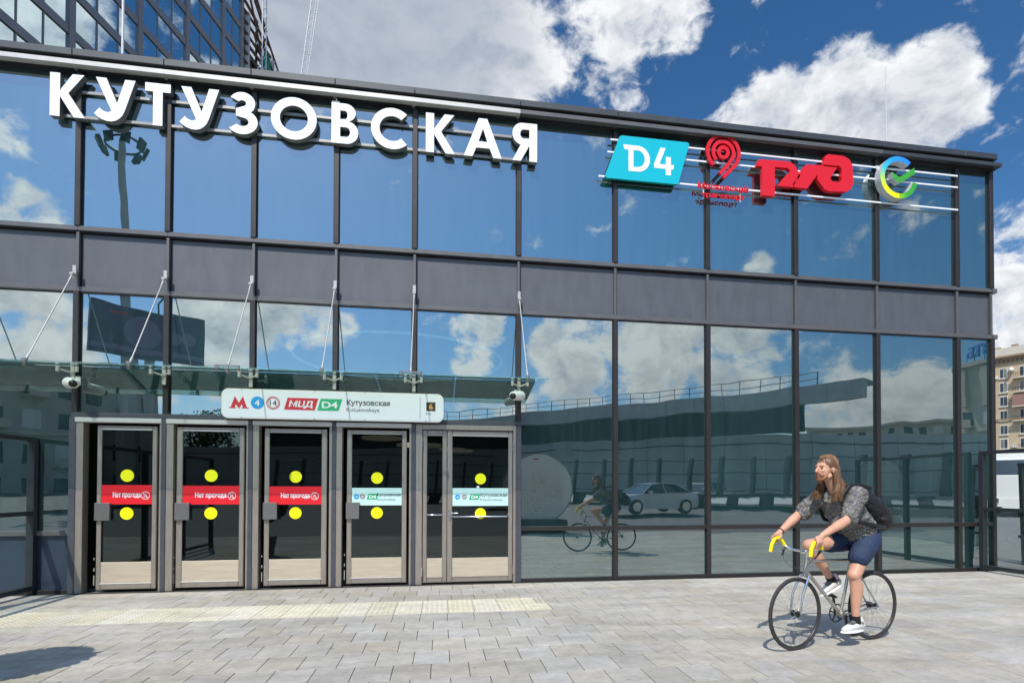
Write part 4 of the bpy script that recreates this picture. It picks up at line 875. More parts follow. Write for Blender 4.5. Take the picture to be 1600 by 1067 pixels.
for ci, u in enumerate([-13.5, -10, -6.5, -2.8, 1.7, 5.2, 8.6, 12.2, 15.7, 19.5]):
    for r_, z in enumerate(zr):
        fo = MB(); h = 1.0 if r_ != 4 else .95
        aslab(fo, u - .72, u + .72, z - h - .1, z + h + .1, .06, 0.001); f = fo.build('window', 'window_white', ap)
        for k in range(2):
            g_ = MB(); aslab(g_, u - .62 + .64 * k, u - .04 + .64 * k, z - h, z + h, .075, .061); g_.build('pane', 'window_mid' if (ci * 5 + r_ * 3 + k) % 7 in (0, 3) else 'window_dark', f)
        g_ = MB(); aslab(g_, u - .85, u + .85, z - h - .3, z - h - .12, .25, .001); g_.build('sill', 'stone_pale', f)
    if ci in (5, 8, 2):
        for r_, z in enumerate(zr):
            if r_ in (0, 1, 2, 3, 5):
                q = MB(); aslab(q, u - 1.7, u + 1.7, z - 1.55, z - 1.35, 1.3, .001); bl = q.build('balcony', 'stone_pale', ap)
                q = MB()
                if r_ == 2: aslab(q, u - 1.65, u + 1.65, z - 1.34, z + 1.1, 1.28, .05); q.build('glazed_box', 'balcony_red', bl)
                else:
                    for k in range(12): aslab(q, u - 1.65 + k * .3, u - 1.6 + k * .3, z - 1.34, z - .45, 1.28, 1.22)
                    aslab(q, u - 1.68, u + 1.68, z - .45, z - .38, 1.29, 1.2); q.build('railing', 'rail_paint', bl)
for (u, z) in ((.3, 26.6), (3.2, 28.0), (-.2, 17.0), (3.6, 11.0)):
    q = MB(); aslab(q, u - .4, u + .4, z - .3, z + .3, .55, .01); q.build('air_conditioner', 'window_white', ap)
q = MB(); c = Vector(AP(3.4, 27.9, 1.0)); q.ball(c, (.5, .3, .5), 10, 8); q.build('satellite_dish', 'window_white', ap)

def lorry(x, y, rot, label):
    t = thing('lorry', label, 'lorry', (0, 0, 0))
    q = MB(); q.box(-2.2, 0, -1.2, 1.2, 1.0, 2.2); q.add([(-2.2, -1.2, 2.2), (0, -1.2, 2.2), (0, 1.2, 2.2), (-2.2, 1.2, 2.2), (-1.75, -1.12, 3.2), (-.1, -1.12, 3.2), (-.1, 1.12, 3.2), (-1.75, 1.12, 3.2)], [(4, 5, 6, 7), (0, 1, 5, 4), (1, 2, 6, 5), (2, 3, 7, 6), (3, 0, 4, 7)]); q.box(-2.25, 0, -1.2, 1.2, .55, .999); q.build('cab', 'window_white', t)
    q = MB(); q.add([(-2.19, -1.0, 2.25), (-2.19, 1.0, 2.25), (-1.82, .95, 3.05), (-1.82, -.95, 3.05)], [(0, 1, 2, 3)]); q.box(-1.4, -.3, -1.215, -1.16, 2.25, 2.95); q.build('windscreen', 'window_dark', t)
    q = MB(); q.box(.15, 6.5, -1.25, 1.25, 1.1, 3.5); q.build('box_body', 'camera_white', t)
    for sx in (-1.2, 4.2, 5.4):
        for sy in (-1, 1): q = MB(); q.disc((sx, sy * 1.05, .5), (0, 1, 0), .5, .3, 18); q.build('wheel', 'black_plastic', t)
    for sy in (-1, 1): q = MB(); q.box(-2.40, -2.25, sy * .9 - .18, sy * .9 + .18, .8, 1.0); q.build('headlight', 'chrome', t); q = MB(); q.box(-2.3, -2.15, sy * 1.35 - .1, sy * 1.35 + .1, 2.0, 2.6); q.build('mirror', 'black_plastic', t)
    t.location = (x, y, 0); t.rotation_euler = (0, 0, rot); return t
lorry(30.5, 17.2, R(38), 'white lorry with its cab facing the plaza, seen through the right railing')
lorry(27.5, 24.5, R(58), 'white lorry standing behind the first one, beyond the pavilion corner')
q = MB(); q.box(14, 60, 26, 26.3, 0, 1.1); tag(q.build('parapet_wall', 'conc_pale'), 'long low pale parapet wall beyond the right railing', 'wall')
q = MB(); q.box(16, 110, 40, 40.4, 2.2, 3.4); 
tag(q.build('hoarding', 'window_white'), 'long white hoarding strip below the beige apartment block', 'hoarding')

# ================================================================ what stands behind the viewpoint and shows in the glass
def poly_wall(b, path, z0, z1, t=.4):
    for (a, c) in zip(path[:-1], path[1:]):
        a = Vector((a[0], a[1], 0)); c = Vector((c[0], c[1], 0)); n = (c - a).cross(Vector((0, 0, 1))).normalized() * t
        P = [v + Vector((0, 0, z)) for z in (z0, z1) for v in (a, c, c + n, a + n)]
        b.add(P, [(0, 3, 2, 1), (4, 5, 6, 7), (0, 1, 5, 4), (1, 2, 6, 5), (2, 3, 7, 6), (3, 0, 4, 7)])
def resample(path, n):
    L = [0]; 
    for a, c in zip(path[:-1], path[1:]): L.append(L[-1] + math.dist(a, c))
    out_ = []
    for i in range(n + 1):
        s = L[-1] * i / n; k = max(j for j in range(len(L)) if L[j] <= s + 1e-9); k = min(k, len(path) - 2); f = (s - L[k]) / (L[k + 1] - L[k])
        out_.append((path[k][0] + (path[k + 1][0] - path[k][0]) * f, path[k][1] + (path[k + 1][1] - path[k][1]) * f))
    return out_
vp = [(-24, -50), (-14, -48.6), (-6, -46.6), (1, -43.8), (6.1, -41.27), (10.4, -37.6), (14.5, -33.4), (18.6, -29.2), (22, -25.4), (24.6, -21.3)]
vd = thing('overpass', 'curved concrete overpass with pale fascia, dark recess and handrail, mirrored in the lower glass', 'overpass', (8, -40, 0))
pts = resample(vp, 26)
for a, c in zip(pts[:-1], pts[1:]):
    a2 = (a[0] + (c[0] - a[0]) * .004, a[1] + (c[1] - a[1]) * .004); q = MB(); poly_wall(q, [a2, (a[0] + (c[0] - a[0]) * .996, a[1] + (c[1] - a[1]) * .996)], 7.12, 8.22, .5); q.build('fascia_panel', 'conc', vd)
q = MB(); poly_wall(q, vp, 8.221, 8.30, 3.0); q.build('deck', 'conc', vd)
back = [(x - 3.6 * .0 + (2.6), y - 4.2) for x, y in vp]
q = MB(); poly_wall(q, back[:-1] + [(25.6, -28.5)], 5.7, 8.21, .4); q.build('recess_wall', 'recess', vd)  # dark wall colour stands in for the shade under the deck
rp_ = resample(vp[:-1] + [(23.3, -23.4)], 44)
q = MB()
for x, y in rp_: q.tube([(x, y - .5, 8.2), (x, y - .5, 9.15)], .03, 5)
for z in (9.15, 8.72): q.tube([(x, y - .5, z) for x, y in rp_], .025, 5)
q.build('handrail', 'dark_post', vd)
wl = thing('noise_wall', 'long curved wall of pale panels behind the fence, mirrored in the lower glass', 'wall', (10, -38, 0))
wp = [(-30, -56), (-14, -52), (-2, -49.3), (5, -46.6), (10, -42.6), (14.2, -38.4), (18.4, -34.4), (22.6, -31.2), (28.3, -29.2), (36, -27.5), (46, -27)]
for a, c in zip(resample(wp, 26)[:-1], resample(wp, 26)[1:]):
    q = MB(); poly_wall(q, [(a[0] + (c[0] - a[0]) * .01, a[1] + (c[1] - a[1]) * .01), c], 0, 5.65, .3); q.build('wall_panel', 'conc_pale', wl)
q = MB(); poly_wall(q, [(x, y + .05) for x, y in wp], 4.9, 4.98, .1); q.build('rail', 'dark_post', wl)
fn = thing('road_fence', 'glass road fence with broad dark posts along the far kerb, mirrored in the lower glass', 'fence', (12, -22, 0))
fp = resample([(-12, -29.5), (0, -27.6), (7.4, -25.27), (12.5, -22.4), (17.2, -19.27), (24, -14.5), (30, -9)], 27)
for x, y in fp:
    q = MB(); q.obox((x, y, terrain(y)), (x + .22, y, 3.25), .40, .16); q.build('post', 'dark_post', fn)
for z in (3.1, 2.35, 1.35): q = MB(); q.tube([(x, y + .02, z) for x, y in fp], .03, 5); q.build('rail', 'dark_post', fn)
for a, c in zip(fp[:-1], fp[1:]):
    q = MB(); m0 = Vector((a[0], a[1], 2.2)).lerp(Vector((c[0], c[1], 2.2)), .5)
    q.add([(a[0], a[1] - .03, 1.4), (c[0], c[1] - .03, 1.4), (c[0], c[1] - .03, 3.05), (a[0], a[1] - .03, 3.05)], [(0, 1, 2, 3)]); q.build('glass_pane', 'rail_glass', fn)
q = MB(); poly_wall(q, [(x, y + .6) for x, y in fp], .0, 1.15, .5); q.build('kerb_wall', 'dark_post', fn)
for a, c in zip(fp[:-1], fp[1:]):
    q = MB(); xm = (a[0] + c[0]) / 2; ym = (a[1] + c[1]) / 2 + 1.5
    d = Vector((c[0] - a[0], c[1] - a[1], 0)).normalized() * .55
    q.obox((xm - d.x, ym - d.y, .75), (xm + d.x, ym + d.y, .75), .9, .12, (0, .5, 1)); q.build('ramp_plate', 'conc', fn)
# kerb line and lane marks of the road in front of the fence
rd = MB()
for off, wv in ((2.6, .25), (7.0, .15)):
    P = [(x + off * .45, y + off) for x, y in fp]
    for a, c in zip(P[:-1], P[1:]):
        if off > 5 and (P.index(a) % 2): continue
        za, zc = terrain(a[1]) + .0, terrain(c[1]) + .0
        rd.add([(a[0], a[1], za), (c[0], c[1], zc), (c[0], c[1] + wv, zc), (a[0], a[1] + wv, za)], [(0, 1, 2, 3)])
tag(rd.build('road_marking', 'road_paint'), kind='structure')

def car(x, y, rot, label, paint, z=0):
    t = thing('parked_car', label, 'car', (0, 0, 0), 'cars on the road behind the viewpoint')
    S = [(-2.3, .35, .62, .70, .70), (-2.2, .25, .72, .84, .80), (-1.5, .22, .86, .90, .86), (-.95, .22, .93, .91, .88), (.2, .22, .96, .91, .89), (1.3, .22, .98, .91, .88), (1.75, .22, 1.02, .90, .86), (2.2, .28, .98, .84, .80), (2.32, .40, .80, .74, .70)]
    q = MB(); vs = []
    for (px_, zb, zt, wb, wt) in S: vs += [(px_, -wb, zb), (px_, -wb * 1.0, (zb + zt) / 2), (px_, -wt, zt), (px_, wt, zt), (px_, wb, (zb + zt) / 2), (px_, wb, zb)]
    fs = [(i * 6 + k, (i + 1) * 6 + k, (i + 1) * 6 + (k + 1) % 6, i * 6 + (k + 1) % 6) for i in range(len(S) - 1) for k in range(6)]; fs += [tuple(range(5, -1, -1)), tuple(range(48, 54))]
    q.add(vs, fs); bo = q.build('body', paint, t)
    G = [(-1.05, .93, .86), (-.35, 1.38, .66), (.35, 1.46, .64), (1.0, 1.40, .64), (1.85, 1.01, .80)]
    q = MB(); vs = []
    for (px_, zt, w) in G: vs += [(px_, -w, zt), (px_, w, zt)]
    base = [(px_, s * .86, .93) for px_, _, _ in G for s in (-1, 1)]
    q.add(vs + base, [(0, 2, 3, 1), (6, 8, 9, 7)] + [(i * 2, 10 + i * 2, 12 + i * 2, i * 2 + 2) for i in range(4)] + [(i * 2 + 1, i * 2 + 3, 13 + i * 2, 11 + i * 2) for i in range(4)]); q.build('windows', 'window_dark', t)
    q = MB(); q.add([(-.38, -.665, 1.385), (.35, -.65, 1.47), (1.0, -.65, 1.41), (1.0, .65, 1.41), (.35, .65, 1.47), (-.38, .665, 1.385)], [(0, 1, 4, 5), (1, 2, 3, 4)])
    for s in (-1, 1):
        q.tube([(-1.05, s * .86, .94), (-.37, s * .67, 1.385), (.35, s * .655, 1.465), (1.0, s * .655, 1.405), (1.85, s * .81, 1.01)], .028, 6); q.tube([(.25, s * .655, 1.46), (.30, s * .88, .95)], .03, 6)
    q.build('roof', paint, t)
    for sx in (-1.42, 1.38):
        for s in (-1, 1):
            q = MB(); q.disc((sx, s * .84, .32), (0, 1, 0), .33, .2, 24); w_ = q.build('wheel', 'black_plastic', t); q = MB(); q.disc((sx, s * .945, .32), (0, 1, 0), .21, .03, 10); q.build('rim', 'chrome', w_)
    for s in (-1, 1):
        q = MB(); q.box(2.2, 2.33, s * .62 - .16, s * .62 + .16, .72, .86); q.build('tail_light', 'sign_red', t)
        q = MB(); q.box(-2.31, -2.2, s * .6 - .16, s * .6 + .16, .56, .68); q.build('headlight', 'chrome', t)
        q = MB(); q.box(-.75, -.55, s * 1.0 - .08, s * 1.0 + .08, .95, 1.08); q.build('mirror', paint, t)
    t.location = (x, y, z); t.rotation_euler = (0, 0, rot); return t
mat('car_silver', (.62, .66, .68), .22, .4); mat('car_white', (.70, .71, .70), .3)
car(8.75, -16.6, R(-13), 'silver saloon car passing on the road, mirrored beside the cyclist', 'car_silver', .30)
car(14.6, -23.2, R(-30), 'white car parked farther back to the right, mirrored past the dark post', 'car_white', .42)
car(3.4, -23.2, R(-8), 'white car mirrored low behind the round map board', 'car_white', .50)

# round map board on its base
mb = thing('map_board', 'big round pale map board on a dark base, mirrored beside the double door', 'info board', (2.0, -9.57, 0))
q = MB(); q.disc((2.0, -9.57, 1.46), (0, 1, 0), 1.20, .10, 64); q.build('rim', 'grey_paint', mb)
m = bpy.data.materials.new('map_print'); m.use_nodes = True; t = m.node_tree; pb = t.nodes['Principled BSDF']; pb.inputs['Roughness'].default_value = .4
g_ = t.nodes.new('ShaderNodeNewGeometry'); vo = t.nodes.new('ShaderNodeTexVoronoi'); vo.feature = 'DISTANCE_TO_EDGE'; vo.inputs['Scale'].default_value = 11; t.links.new(g_.outputs['Position'], vo.inputs['Vector'])
dv = t.nodes.new('ShaderNodeVectorMath'); dv.operation = 'DISTANCE'; t.links.new(g_.outputs['Position'], dv.inputs[0]); dv.inputs[1].default_value = (2.0, -9.5, 1.30)
mr = t.nodes.new('ShaderNodeMapRange'); mr.inputs['From Min'].default_value = .0; mr.inputs['From Max'].default_value = .06; t.links.new(vo.outputs['Distance'], mr.inputs['Value'])
m2 = t.nodes.new('ShaderNodeMapRange'); m2.inputs['From Min'].default_value = .45; m2.inputs['From Max'].default_value = .85; t.links.new(dv.outputs['Value'], m2.inputs['Value'])
mx2 = t.nodes.new('ShaderNodeMath'); mx2.operation = 'MAXIMUM'; t.links.new(mr.outputs[0], mx2.inputs[0]); t.links.new(m2.outputs[0], mx2.inputs[1])
mc = t.nodes.new('ShaderNodeMix'); mc.data_type = 'RGBA'; mc.inputs['A'].default_value = (.42, .40, .38, 1); mc.inputs['B'].default_value = (.86, .87, .86, 1); t.links.new(mx2.outputs[0], mc.inputs['Factor']); t.links.new(mc.outputs['Result'], pb.inputs['Base Color']); MATS['map_print'] = m
q = MB(); q.disc((2.0, -9.512, 1.46), (0, 1, 0), 1.16, .008, 64); q.build('map_face', 'map_print', mb)
q = MB(); q.box(1.8, 2.0, -9.507, -9.503, 2.43, 2.47); q.build('heading_bar', 'sign_red', mb)
q = MB(); q.box(1.3, 2.95, -9.85, -9.35, 0, .42); q.build('base', 'dark_post', mb)

# floodlight mast with hoarding
ms = thing('light_mast', 'tall floodlight mast carrying a lamp cluster, mirrored below the letter У', 'mast', (-21.9, -31.3, 0))
q = MB(); q.tube([(-21.6, -31.3, 0), (-22.0, -31.3, 24.6)], [.42, .17], 12); q.build('pole', 'conc', ms)
q = MB(); q.ring((-22.0, -31.3, 24.3), (0, 0, 1), 1.0, .07, 20, 6); q.build('ring', 'dark_post', ms)
for k in range(8):
    a = k * math.pi / 4 + .2; c = Vector((-22.0 + 1.15 * math.cos(a), -31.3 + 1.15 * math.sin(a), 24.15)); q = MB()
    q.obox(c - Vector((.0, .0, .3)), c + Vector((.25 * math.cos(a), .25 * math.sin(a), .25)), .5, .22); q.build('floodlight', 'dark_post', ms)
bb = thing('billboard', 'dark violet billboard on posts, mirrored in front of the mast', 'billboard', (-19.5, -29.3, 0))
A2, B2 = Vector((-21.72, -27.27, 0)), Vector((-17.3, -31.27, 0)); bd = (B2 - A2).normalized(); bnn = bd.cross(Vector((0, 0, 1))) ; bnn = bnn if bnn.y > 0 else -bnn
q = MB(); q.obox(A2 + Vector((0, 0, 11.2)), B2 + Vector((0, 0, 11.2)), .35, 3.05); q.build('panel', 'board_dark', bb)
q = MB(); q.obox(A2 + bnn * .18 + Vector((0, 0, 10.15)), B2 + bnn * .18 + Vector((0, 0, 10.15)), .01, .35); q.build('stripe', 'board_violet', bb)
q = MB(); q.obox(A2 + bnn * .18 + bd * .9 + Vector((0, 0, 12.3)), A2 + bnn * .18 + bd * 1.9 + Vector((0, 0, 12.3)), .01, .12); q.build('red_bar', 'sign_red', bb)
for fu, fz_, rr in ((2.7, 11.35, .95), (4.3, 11.2, .40), (5.1, 11.3, .40)):
    q = MB(); q.disc(A2 + bd * fu + bnn * .183 + Vector((0, 0, fz_)), bnn, rr, .012, 24); q.build('printed_round', 'board_violet', bb)
for f in (.35, .5):
    p = A2.lerp(B2, f); q = MB(); q.tube([(p.x, p.y - .4, 0), (p.x, p.y - .4, 10.5)], .28, 10); q.build('post', 'conc', bb)
q = MB(); p = A2.lerp(B2, .6); q.tube([(p.x, p.y, 12.6), (p.x, p.y, 13.4), (p.x + .8, p.y + .6, 13.9), (p.x + 1.3, p.y + 1, 13.9)], .05, 6); q.build('lamp_arm', 'dark_post', bb)

# stone houses in the mirror
def house(name, label, a, c, depth, h, m, nfl, nb, roof='stone_brown', cols=False):
    a = Vector((a[0], a[1], 0)); c = Vector((c[0], c[1], 0)); d = (c - a); L = d.length; d.normalize(); n = d.cross(Vector((0, 0, 1))); n = n if n.dot(Vector((0, 0, 0)) - a) > 0 else -n
    t = thing(name, label, 'building', a)
    def P(u, z, o): v = a + d * u + n * o; return (v.x, v.y, z)
    def slab(b, u0, u1, z0, z1, o0, o1):
        Q = [P(u, z, o) for z in (z0, z1) for u, o in ((u0, o0), (u1, o0), (u1, o1), (u0, o1))]
        b.add(Q, [(0, 3, 2, 1), (4, 5, 6, 7), (0, 1, 5, 4), (1, 2, 6, 5), (2, 3, 7, 6), (3, 0, 4, 7)])
    q = MB(); slab(q, 0, L, 0, h, 0, -depth); q.build('wall', m, t)
    q = MB(); slab(q, -.5, L + .5, h, h + .5, .6, -depth - .4); q.build('cornice', 'stone_pale', t)
    fh = (h - (5 if cols else 0)) / nfl; bw = L / nb
    for i in range(nb):
        for k in range(nfl):
            u = (i + .5) * bw; z = k * fh + fh * .55; q = MB(); slab(q, u - bw * .24, u + bw * .24, z - fh * .27, z + fh * .27, .04, .002); w_ = q.build('window', 'window_white' if (i * 7 + k * 3) % 4 == 0 else 'window_dark', t)
            if (i * 5 + k) % 3 == 0: q = MB(); slab(q, u - bw * .3, u + bw * .3, z - fh * .36, z - fh * .3, .9, .003); slab(q, u - bw * .3, u + bw * .3, z - fh * .3, z - fh * .1, .9, .84); q.build('balcony', 'stone_pale', t)
        if cols: q = MB(); slab(q, (i + .5) * bw - .3, (i + .5) * bw + .3, h - 4.8, h - .3, .5, .01); q.build('column', 'stone_pale', t)
    q = MB(); slab(q, -.1, L + .1, h * .52, h * .52 + .25, .2, .002); q.build('belt_course', 'stone_pale', t)
    return t, P
house('stone_house', 'large grey stone apartment house mirrored at the left edge and above the first door', (-43.5, -29), (-31.7, -57.3), 12, 11.8, 'stone_grey', 4, 11)
house('long_flats', 'long pale block of flats mirrored low behind the cyclist', (72, -92), (92, -62), 12, 13.0, 'stone_pale', 4, 16)
vt, VP_ = house('bank_house', 'tall columned stone house with blue roof letters, mirrored in the last pane before the corner', (63.4, -51.4), (66.0, -34), 14, 16.3, 'stone_pale', 4, 7, cols=True)
rsn = thing('roof_sign', 'blue letters ВТБ on the roof of the columned house, mirrored backwards', 'sign', (63.5, -52, 16.8))
for k, chh in enumerate('ВТБ'):
    me = text_mesh(chh, 2.0, .25, .05); xs = [v.co.x for v in me.vertices]; me.transform(Matrix.Translation((-min(xs), 0, 0)))
    me.transform(Matrix.Translation((63.6 + .16 * k, -47.0 - 1.15 * k, 17.5)) @ Matrix.Rotation(R(-90 + 8), 4, 'Z') @ Matrix.Rotation(R(90), 4, 'X')); link_mesh('letter', me, 'bank_blue', rsn)
q = MB()
for k in range(3): q.add([(63.9 + .0, -46.2 + k * .15, 18.0 + .5 * k), (64.0, -43.8 + k * .15, 18.25 + .55 * k), (64.0, -44.0 + k * .15, 18.55 + .55 * k), (63.9, -46.0 + k * .15, 18.3 + .5 * k)], [(0, 1, 2, 3)])
q.build('emblem', 'bank_blue', rsn)
q = MB()
for k in range(8): q.tube([(63.8, -51 + k * 1.05, 16.8), (63.8, -51 + k * 1.05, 17.7)], .05, 5)
q.build('support', 'dark_post', rsn)

# leafy trees behind the viewpoint
leafq = None
def tree(x, y, h, r, label, seed):
    rnd = random.Random(seed); t = thing('street_tree', label, 'tree', (x, y, terrain(y)), 'trees behind the viewpoint')
    q = MB(); z0 = terrain(y); q.tube([(x, y, z0 - .1), (x + .1, y, z0 + h * .3), (x, y + .1, z0 + h * .75)], [.22, .16, .05], 8)
    for k in range(7):
        a = rnd.random() * 6.28; zz = h * (.35 + .07 * k); q.tube([(x, y, z0 + zz), (x + math.cos(a) * r * .6, y + math.sin(a) * r * .6, z0 + zz + r * .45)], [.07, .02], 5)
    q.build('trunk', 'bark', t)
    q = MB(); cl = []
    for k in range(26):
        a = rnd.random() * 6.28; u = rnd.random(); rr = r * math.sqrt(rnd.random()) * .85; cl.append((x + math.cos(a) * rr, y + math.sin(a) * rr, z0 + h * (.42 + .5 * u * (1 - .35 * rr / r)), r * (.22 + .18 * rnd.random())))
    for (cx, cy_, cz_, cr2) in cl:
        for _ in range(90):
            v = Vector((rnd.gauss(0, 1), rnd.gauss(0, 1), rnd.gauss(0, 1))).normalized() * cr2 * (rnd.random() ** .4); p = Vector((cx, cy_, cz_)) + v
            s = .10 + .07 * rnd.random(); a = Vector((rnd.gauss(0, 1), rnd.gauss(0, 1), rnd.gauss(0, 1))).normalized() * s; b_ = a.cross(Vector((rnd.gauss(0, 1), rnd.gauss(0, 1), rnd.gauss(0, 1)))).normalized() * s * .7
            q.add([p - a, p - b_, p + a, p + b_], [(0, 1, 2, 3)])
    tag(q.build('crown', 'leaf', t), kind='stuff')
tree(-31.0, -62, 9.5, 3.2, 'round leafy tree mirrored just left of the white entrance board', 3)
tree(-27.6, -60, 10.2, 3.0, 'taller leafy tree mirrored behind the left end of the entrance board', 4)
# clipped shrub in a pot, unseen, added to cast the lower left corner's shadow
sh_ = thing('shadow_shrub', 'unseen round clipped shrub in a stone pot, added to cast the shadow at lower left', 'shrub', (-5.02, -4.15, 0))
q = MB(); q.tube([(-5.02, -4.15, 0), (-5.02, -4.15, .42)], [.17, .25], 20, smooth=False); q.build('pot', 'pot', sh_)
q = MB(); q.tube([(-5.02, -4.15, .4), (-5.02, -4.15, 1.0)], .025, 6); q.build('stem', 'bark', sh_)
q = MB(); rnd = random.Random(11)
for _ in range(9000):
    v = Vector((rnd.gauss(0, 1), rnd.gauss(0, 1), rnd.gauss(0, 1))).normalized() * .37 * (rnd.random() ** .35) * (1 + .15 * math.sin(5 * rnd.random())); p = Vector((-5.02, -4.15, 1.06)) + Vector((v.x * 1.1, v.y * 1.05, v.z * .8))
    a = Vector((rnd.gauss(0, 1), rnd.gauss(0, 1), rnd.gauss(0, 1))).normalized() * .03; b_ = a.cross(Vector((rnd.gauss(0, 1), rnd.gauss(0, 1), rnd.gauss(0, 1)))).normalized() * .02
    q.add([p - a * 1.3, p - b_ * 1.3, p + a * 1.3, p + b_ * 1.3], [(0, 1, 2, 3)])
q.ball((-5.02, -4.15, 1.05), (.30, .28, .22), 14, 10)  # solid core added so the cast shadow is dense
tag(q.build('foliage', 'leaf', sh_), kind='stuff')

# ================================================================ bicycle (frame of reference: u forward, w to the rider's left, z up)
RR = Vector((3.03, -3.84, 0)); HH = Vector((-.97664, -.21486, 0)); LL = Vector((.21486, -.97664, 0))
def B(u, w, z): return RR + HH * u + LL * w + Vector((0, 0, z))
mat('tyre', (.035, .033, .032), .75, var=.15, vscale=40); mat('rim_dark', (.06, .06, .06), .35, .6); mat('spoke', (.45, .44, .42), .35, .8)
mat('frame_steel', (.50, .48, .44), .25, .8, var=.05); mat('seat_leather', (.015, .015, .015), .5); mat('bar_tape', (.85, .72, .0), .6, bump=.0006, bscale=150)
mat('skin', (.58, .315, .21), .48, var=.09, vscale=14, bump=.0006, bscale=60, spec=.35)
mat('hair', (.135, .068, .028), .45, var=.45, vscale=45, stretch=(3, 3, .4)); mat('hair_light', (.30, .17, .075), .45, var=.3, vscale=40, stretch=(3, 3, .4)); mat('beard', (.27, .105, .035), .6, var=.3, vscale=60)
mat('shorts_navy', (.018, .034, .080), .8, var=.15, vscale=20, bump=.001, bscale=30); mat('sock', (.008, .008, .009), .8); mat('shoe_white', (.60, .59, .56), .6, var=.12, vscale=30); mat('shoe_grey', (.16, .16, .16), .7, var=.2, vscale=30); mat('pack_black', (.010, .010, .011), .55, bump=.002, bscale=25, var=.2, vscale=12)
mat('eye', (.03, .02, .015), .2); mat('lip', (.42, .16, .12), .5)
# patterned shirt: small pale and violet blooms on a dark olive ground
m = bpy.data.materials.new('shirt'); m.use_nodes = True; t = m.node_tree; pb = t.nodes['Principled BSDF']; pb.inputs['Roughness'].default_value = .85; pb.inputs['Specular IOR Level'].default_value = .2
g_ = t.nodes.new('ShaderNodeNewGeometry')
def nd(k, **kw):
    n = t.nodes.new(k)
    for a_, b_ in kw.items(): n.inputs[a_].default_value = b_
    return n
wz = nd('ShaderNodeTexNoise', Scale=60., Detail=2.); t.links.new(g_.outputs['Position'], wz.inputs['Vector'])
wv = t.nodes.new('ShaderNodeVectorMath'); wv.operation = 'MULTIPLY_ADD'; t.links.new(wz.outputs['Color'], wv.inputs[0]); wv.inputs[1].default_value = (.03, .03, .03); t.links.new(g_.outputs['Position'], wv.inputs[2])
def cell(scale, stops):
    v = nd('ShaderNodeTexVoronoi', Scale=scale); t.links.new(wv.outputs[0], v.inputs['Vector']); sp_ = t.nodes.new('ShaderNodeSeparateColor'); t.links.new(v.outputs['Color'], sp_.inputs[0])
    r = t.nodes.new('ShaderNodeValToRGB'); r.color_ramp.interpolation = 'CONSTANT'; t.links.new(sp_.outputs[0], r.inputs[0]); el = r.color_ramp.elements
    el[0].position = 0; el[0].color = (*stops[0][1], 1); el[1].position = stops[1][0]; el[1].color = (*stops[1][1], 1)
    for p, c in stops[2:]: z_ = el.new(p); z_.color = (*c, 1)
    return r.outputs[0]
cA = cell(95, [(0, (.045, .045, .034)), (.30, (.17, .165, .125)), (.55, (.10, .10, .075)), (.72, (.40, .39, .35)), (.86, (.22, .21, .18)), (.94, (.16, .14, .36))])
cB = cell(210, [(0, (.04, .04, .03)), (.38, (.20, .19, .15)), (.66, (.34, .33, .30)), (.86, (.09, .085, .20))])
mxx = t.nodes.new('ShaderNodeMix'); mxx.data_type = 'RGBA'; mxx.inputs['Factor'].default_value = .45; t.links.new(cA, mxx.inputs['A']); t.links.new(cB, mxx.inputs['B'])
t.links.new(mxx.outputs['Result'], pb.inputs['Base Color']); MATS['shirt'] = m

def catm(P, n=6):
    P = [P[0]] + P + [P[-1]]; o = []
    for i in range(1, len(P) - 2):
        for k in range(n):
            t_ = k / n; a, b_, c, d = P[i - 1], P[i], P[i + 1], P[i + 2]
            o.append(.5 * ((2 * b_) + (c - a) * t_ + (2 * a - 5 * b_ + 4 * c - d) * t_ ** 2 + (3 * b_ - a - 3 * c + d) * t_ ** 3))
    return o + [P[-2]]
bc = thing('bicycle', 'slim silver single speed bicycle with yellow taped drop bars, ridden to the left', 'bicycle', B(.5, 0, 0))
def wheel(c, ax, label, fwdv):
    c = Vector(c); ax = Vector(ax).normalized(); Rw = .336
    q = MB(); q.ring(c, ax, Rw - .028, .011, 72, 8); w_ = q.build('wheel', 'rim_dark', bc)
    w_['label'] = label
    q = MB(); q.ring(c, ax, Rw - .0135, .0150, 72, 10); q.build('tyre', 'tyre', w_)
    q = MB(); q.disc(c, ax, .020, .055, 16); q.disc(c + ax * .026, ax, .030, .005, 16); q.disc(c - ax * .026, ax, .030, .005, 16); q.tube([c - ax * .06, c + ax * .06], .006, 8); q.build('hub', 'black_plastic', w_)
    u = ax.cross(Vector((0, 0, 1))).normalized(); v = ax.cross(u)
    q = MB()
    for k in range(32):
        a = 2 * math.pi * k / 32; s = 1 if k % 2 else -1; b_ = a + (.55 if k % 4 < 2 else -.55)
        q.tube([c + ax * .026 * s + (u * math.cos(b_) + v * math.sin(b_)) * .028, c + (u * math.cos(a) + v * math.sin(a)) * (Rw - .036)], .0013, 4, caps=False)
    q.build('spokes', 'spoke', w_); return w_
HF = Vector((2.03, -4.06, .336)); HRr = Vector((3.03, -3.84, .336))
st_ang = math.atan2(HH.y, HH.x) + R(3)                       # front wheel steered to the rider's left
SF = Vector((math.cos(st_ang - 0), math.sin(st_ang), 0)); SL = Vector((-SF.y, SF.x, 0))
if SL.dot(LL) < 0: SL = -SL
wheel(HF, SL, 'front wheel, steered towards the viewer', SF); wheel(HRr, LL, 'rear wheel', HH)
ht, hb = B(.872, 0, .84), B(.905, 0, .70); bb_ = B(.444, 0, .285); stp = B(.262, 0, .865); sj = B(.30, 0, .80)
q = MB(); q.tube([hb, ht], .019, 12); q.tube([B(.878, 0, .815), sj], .0145, 10); q.tube([B(.898, 0, .735), bb_], .0165, 10); q.tube([bb_, sj], .0155, 10)
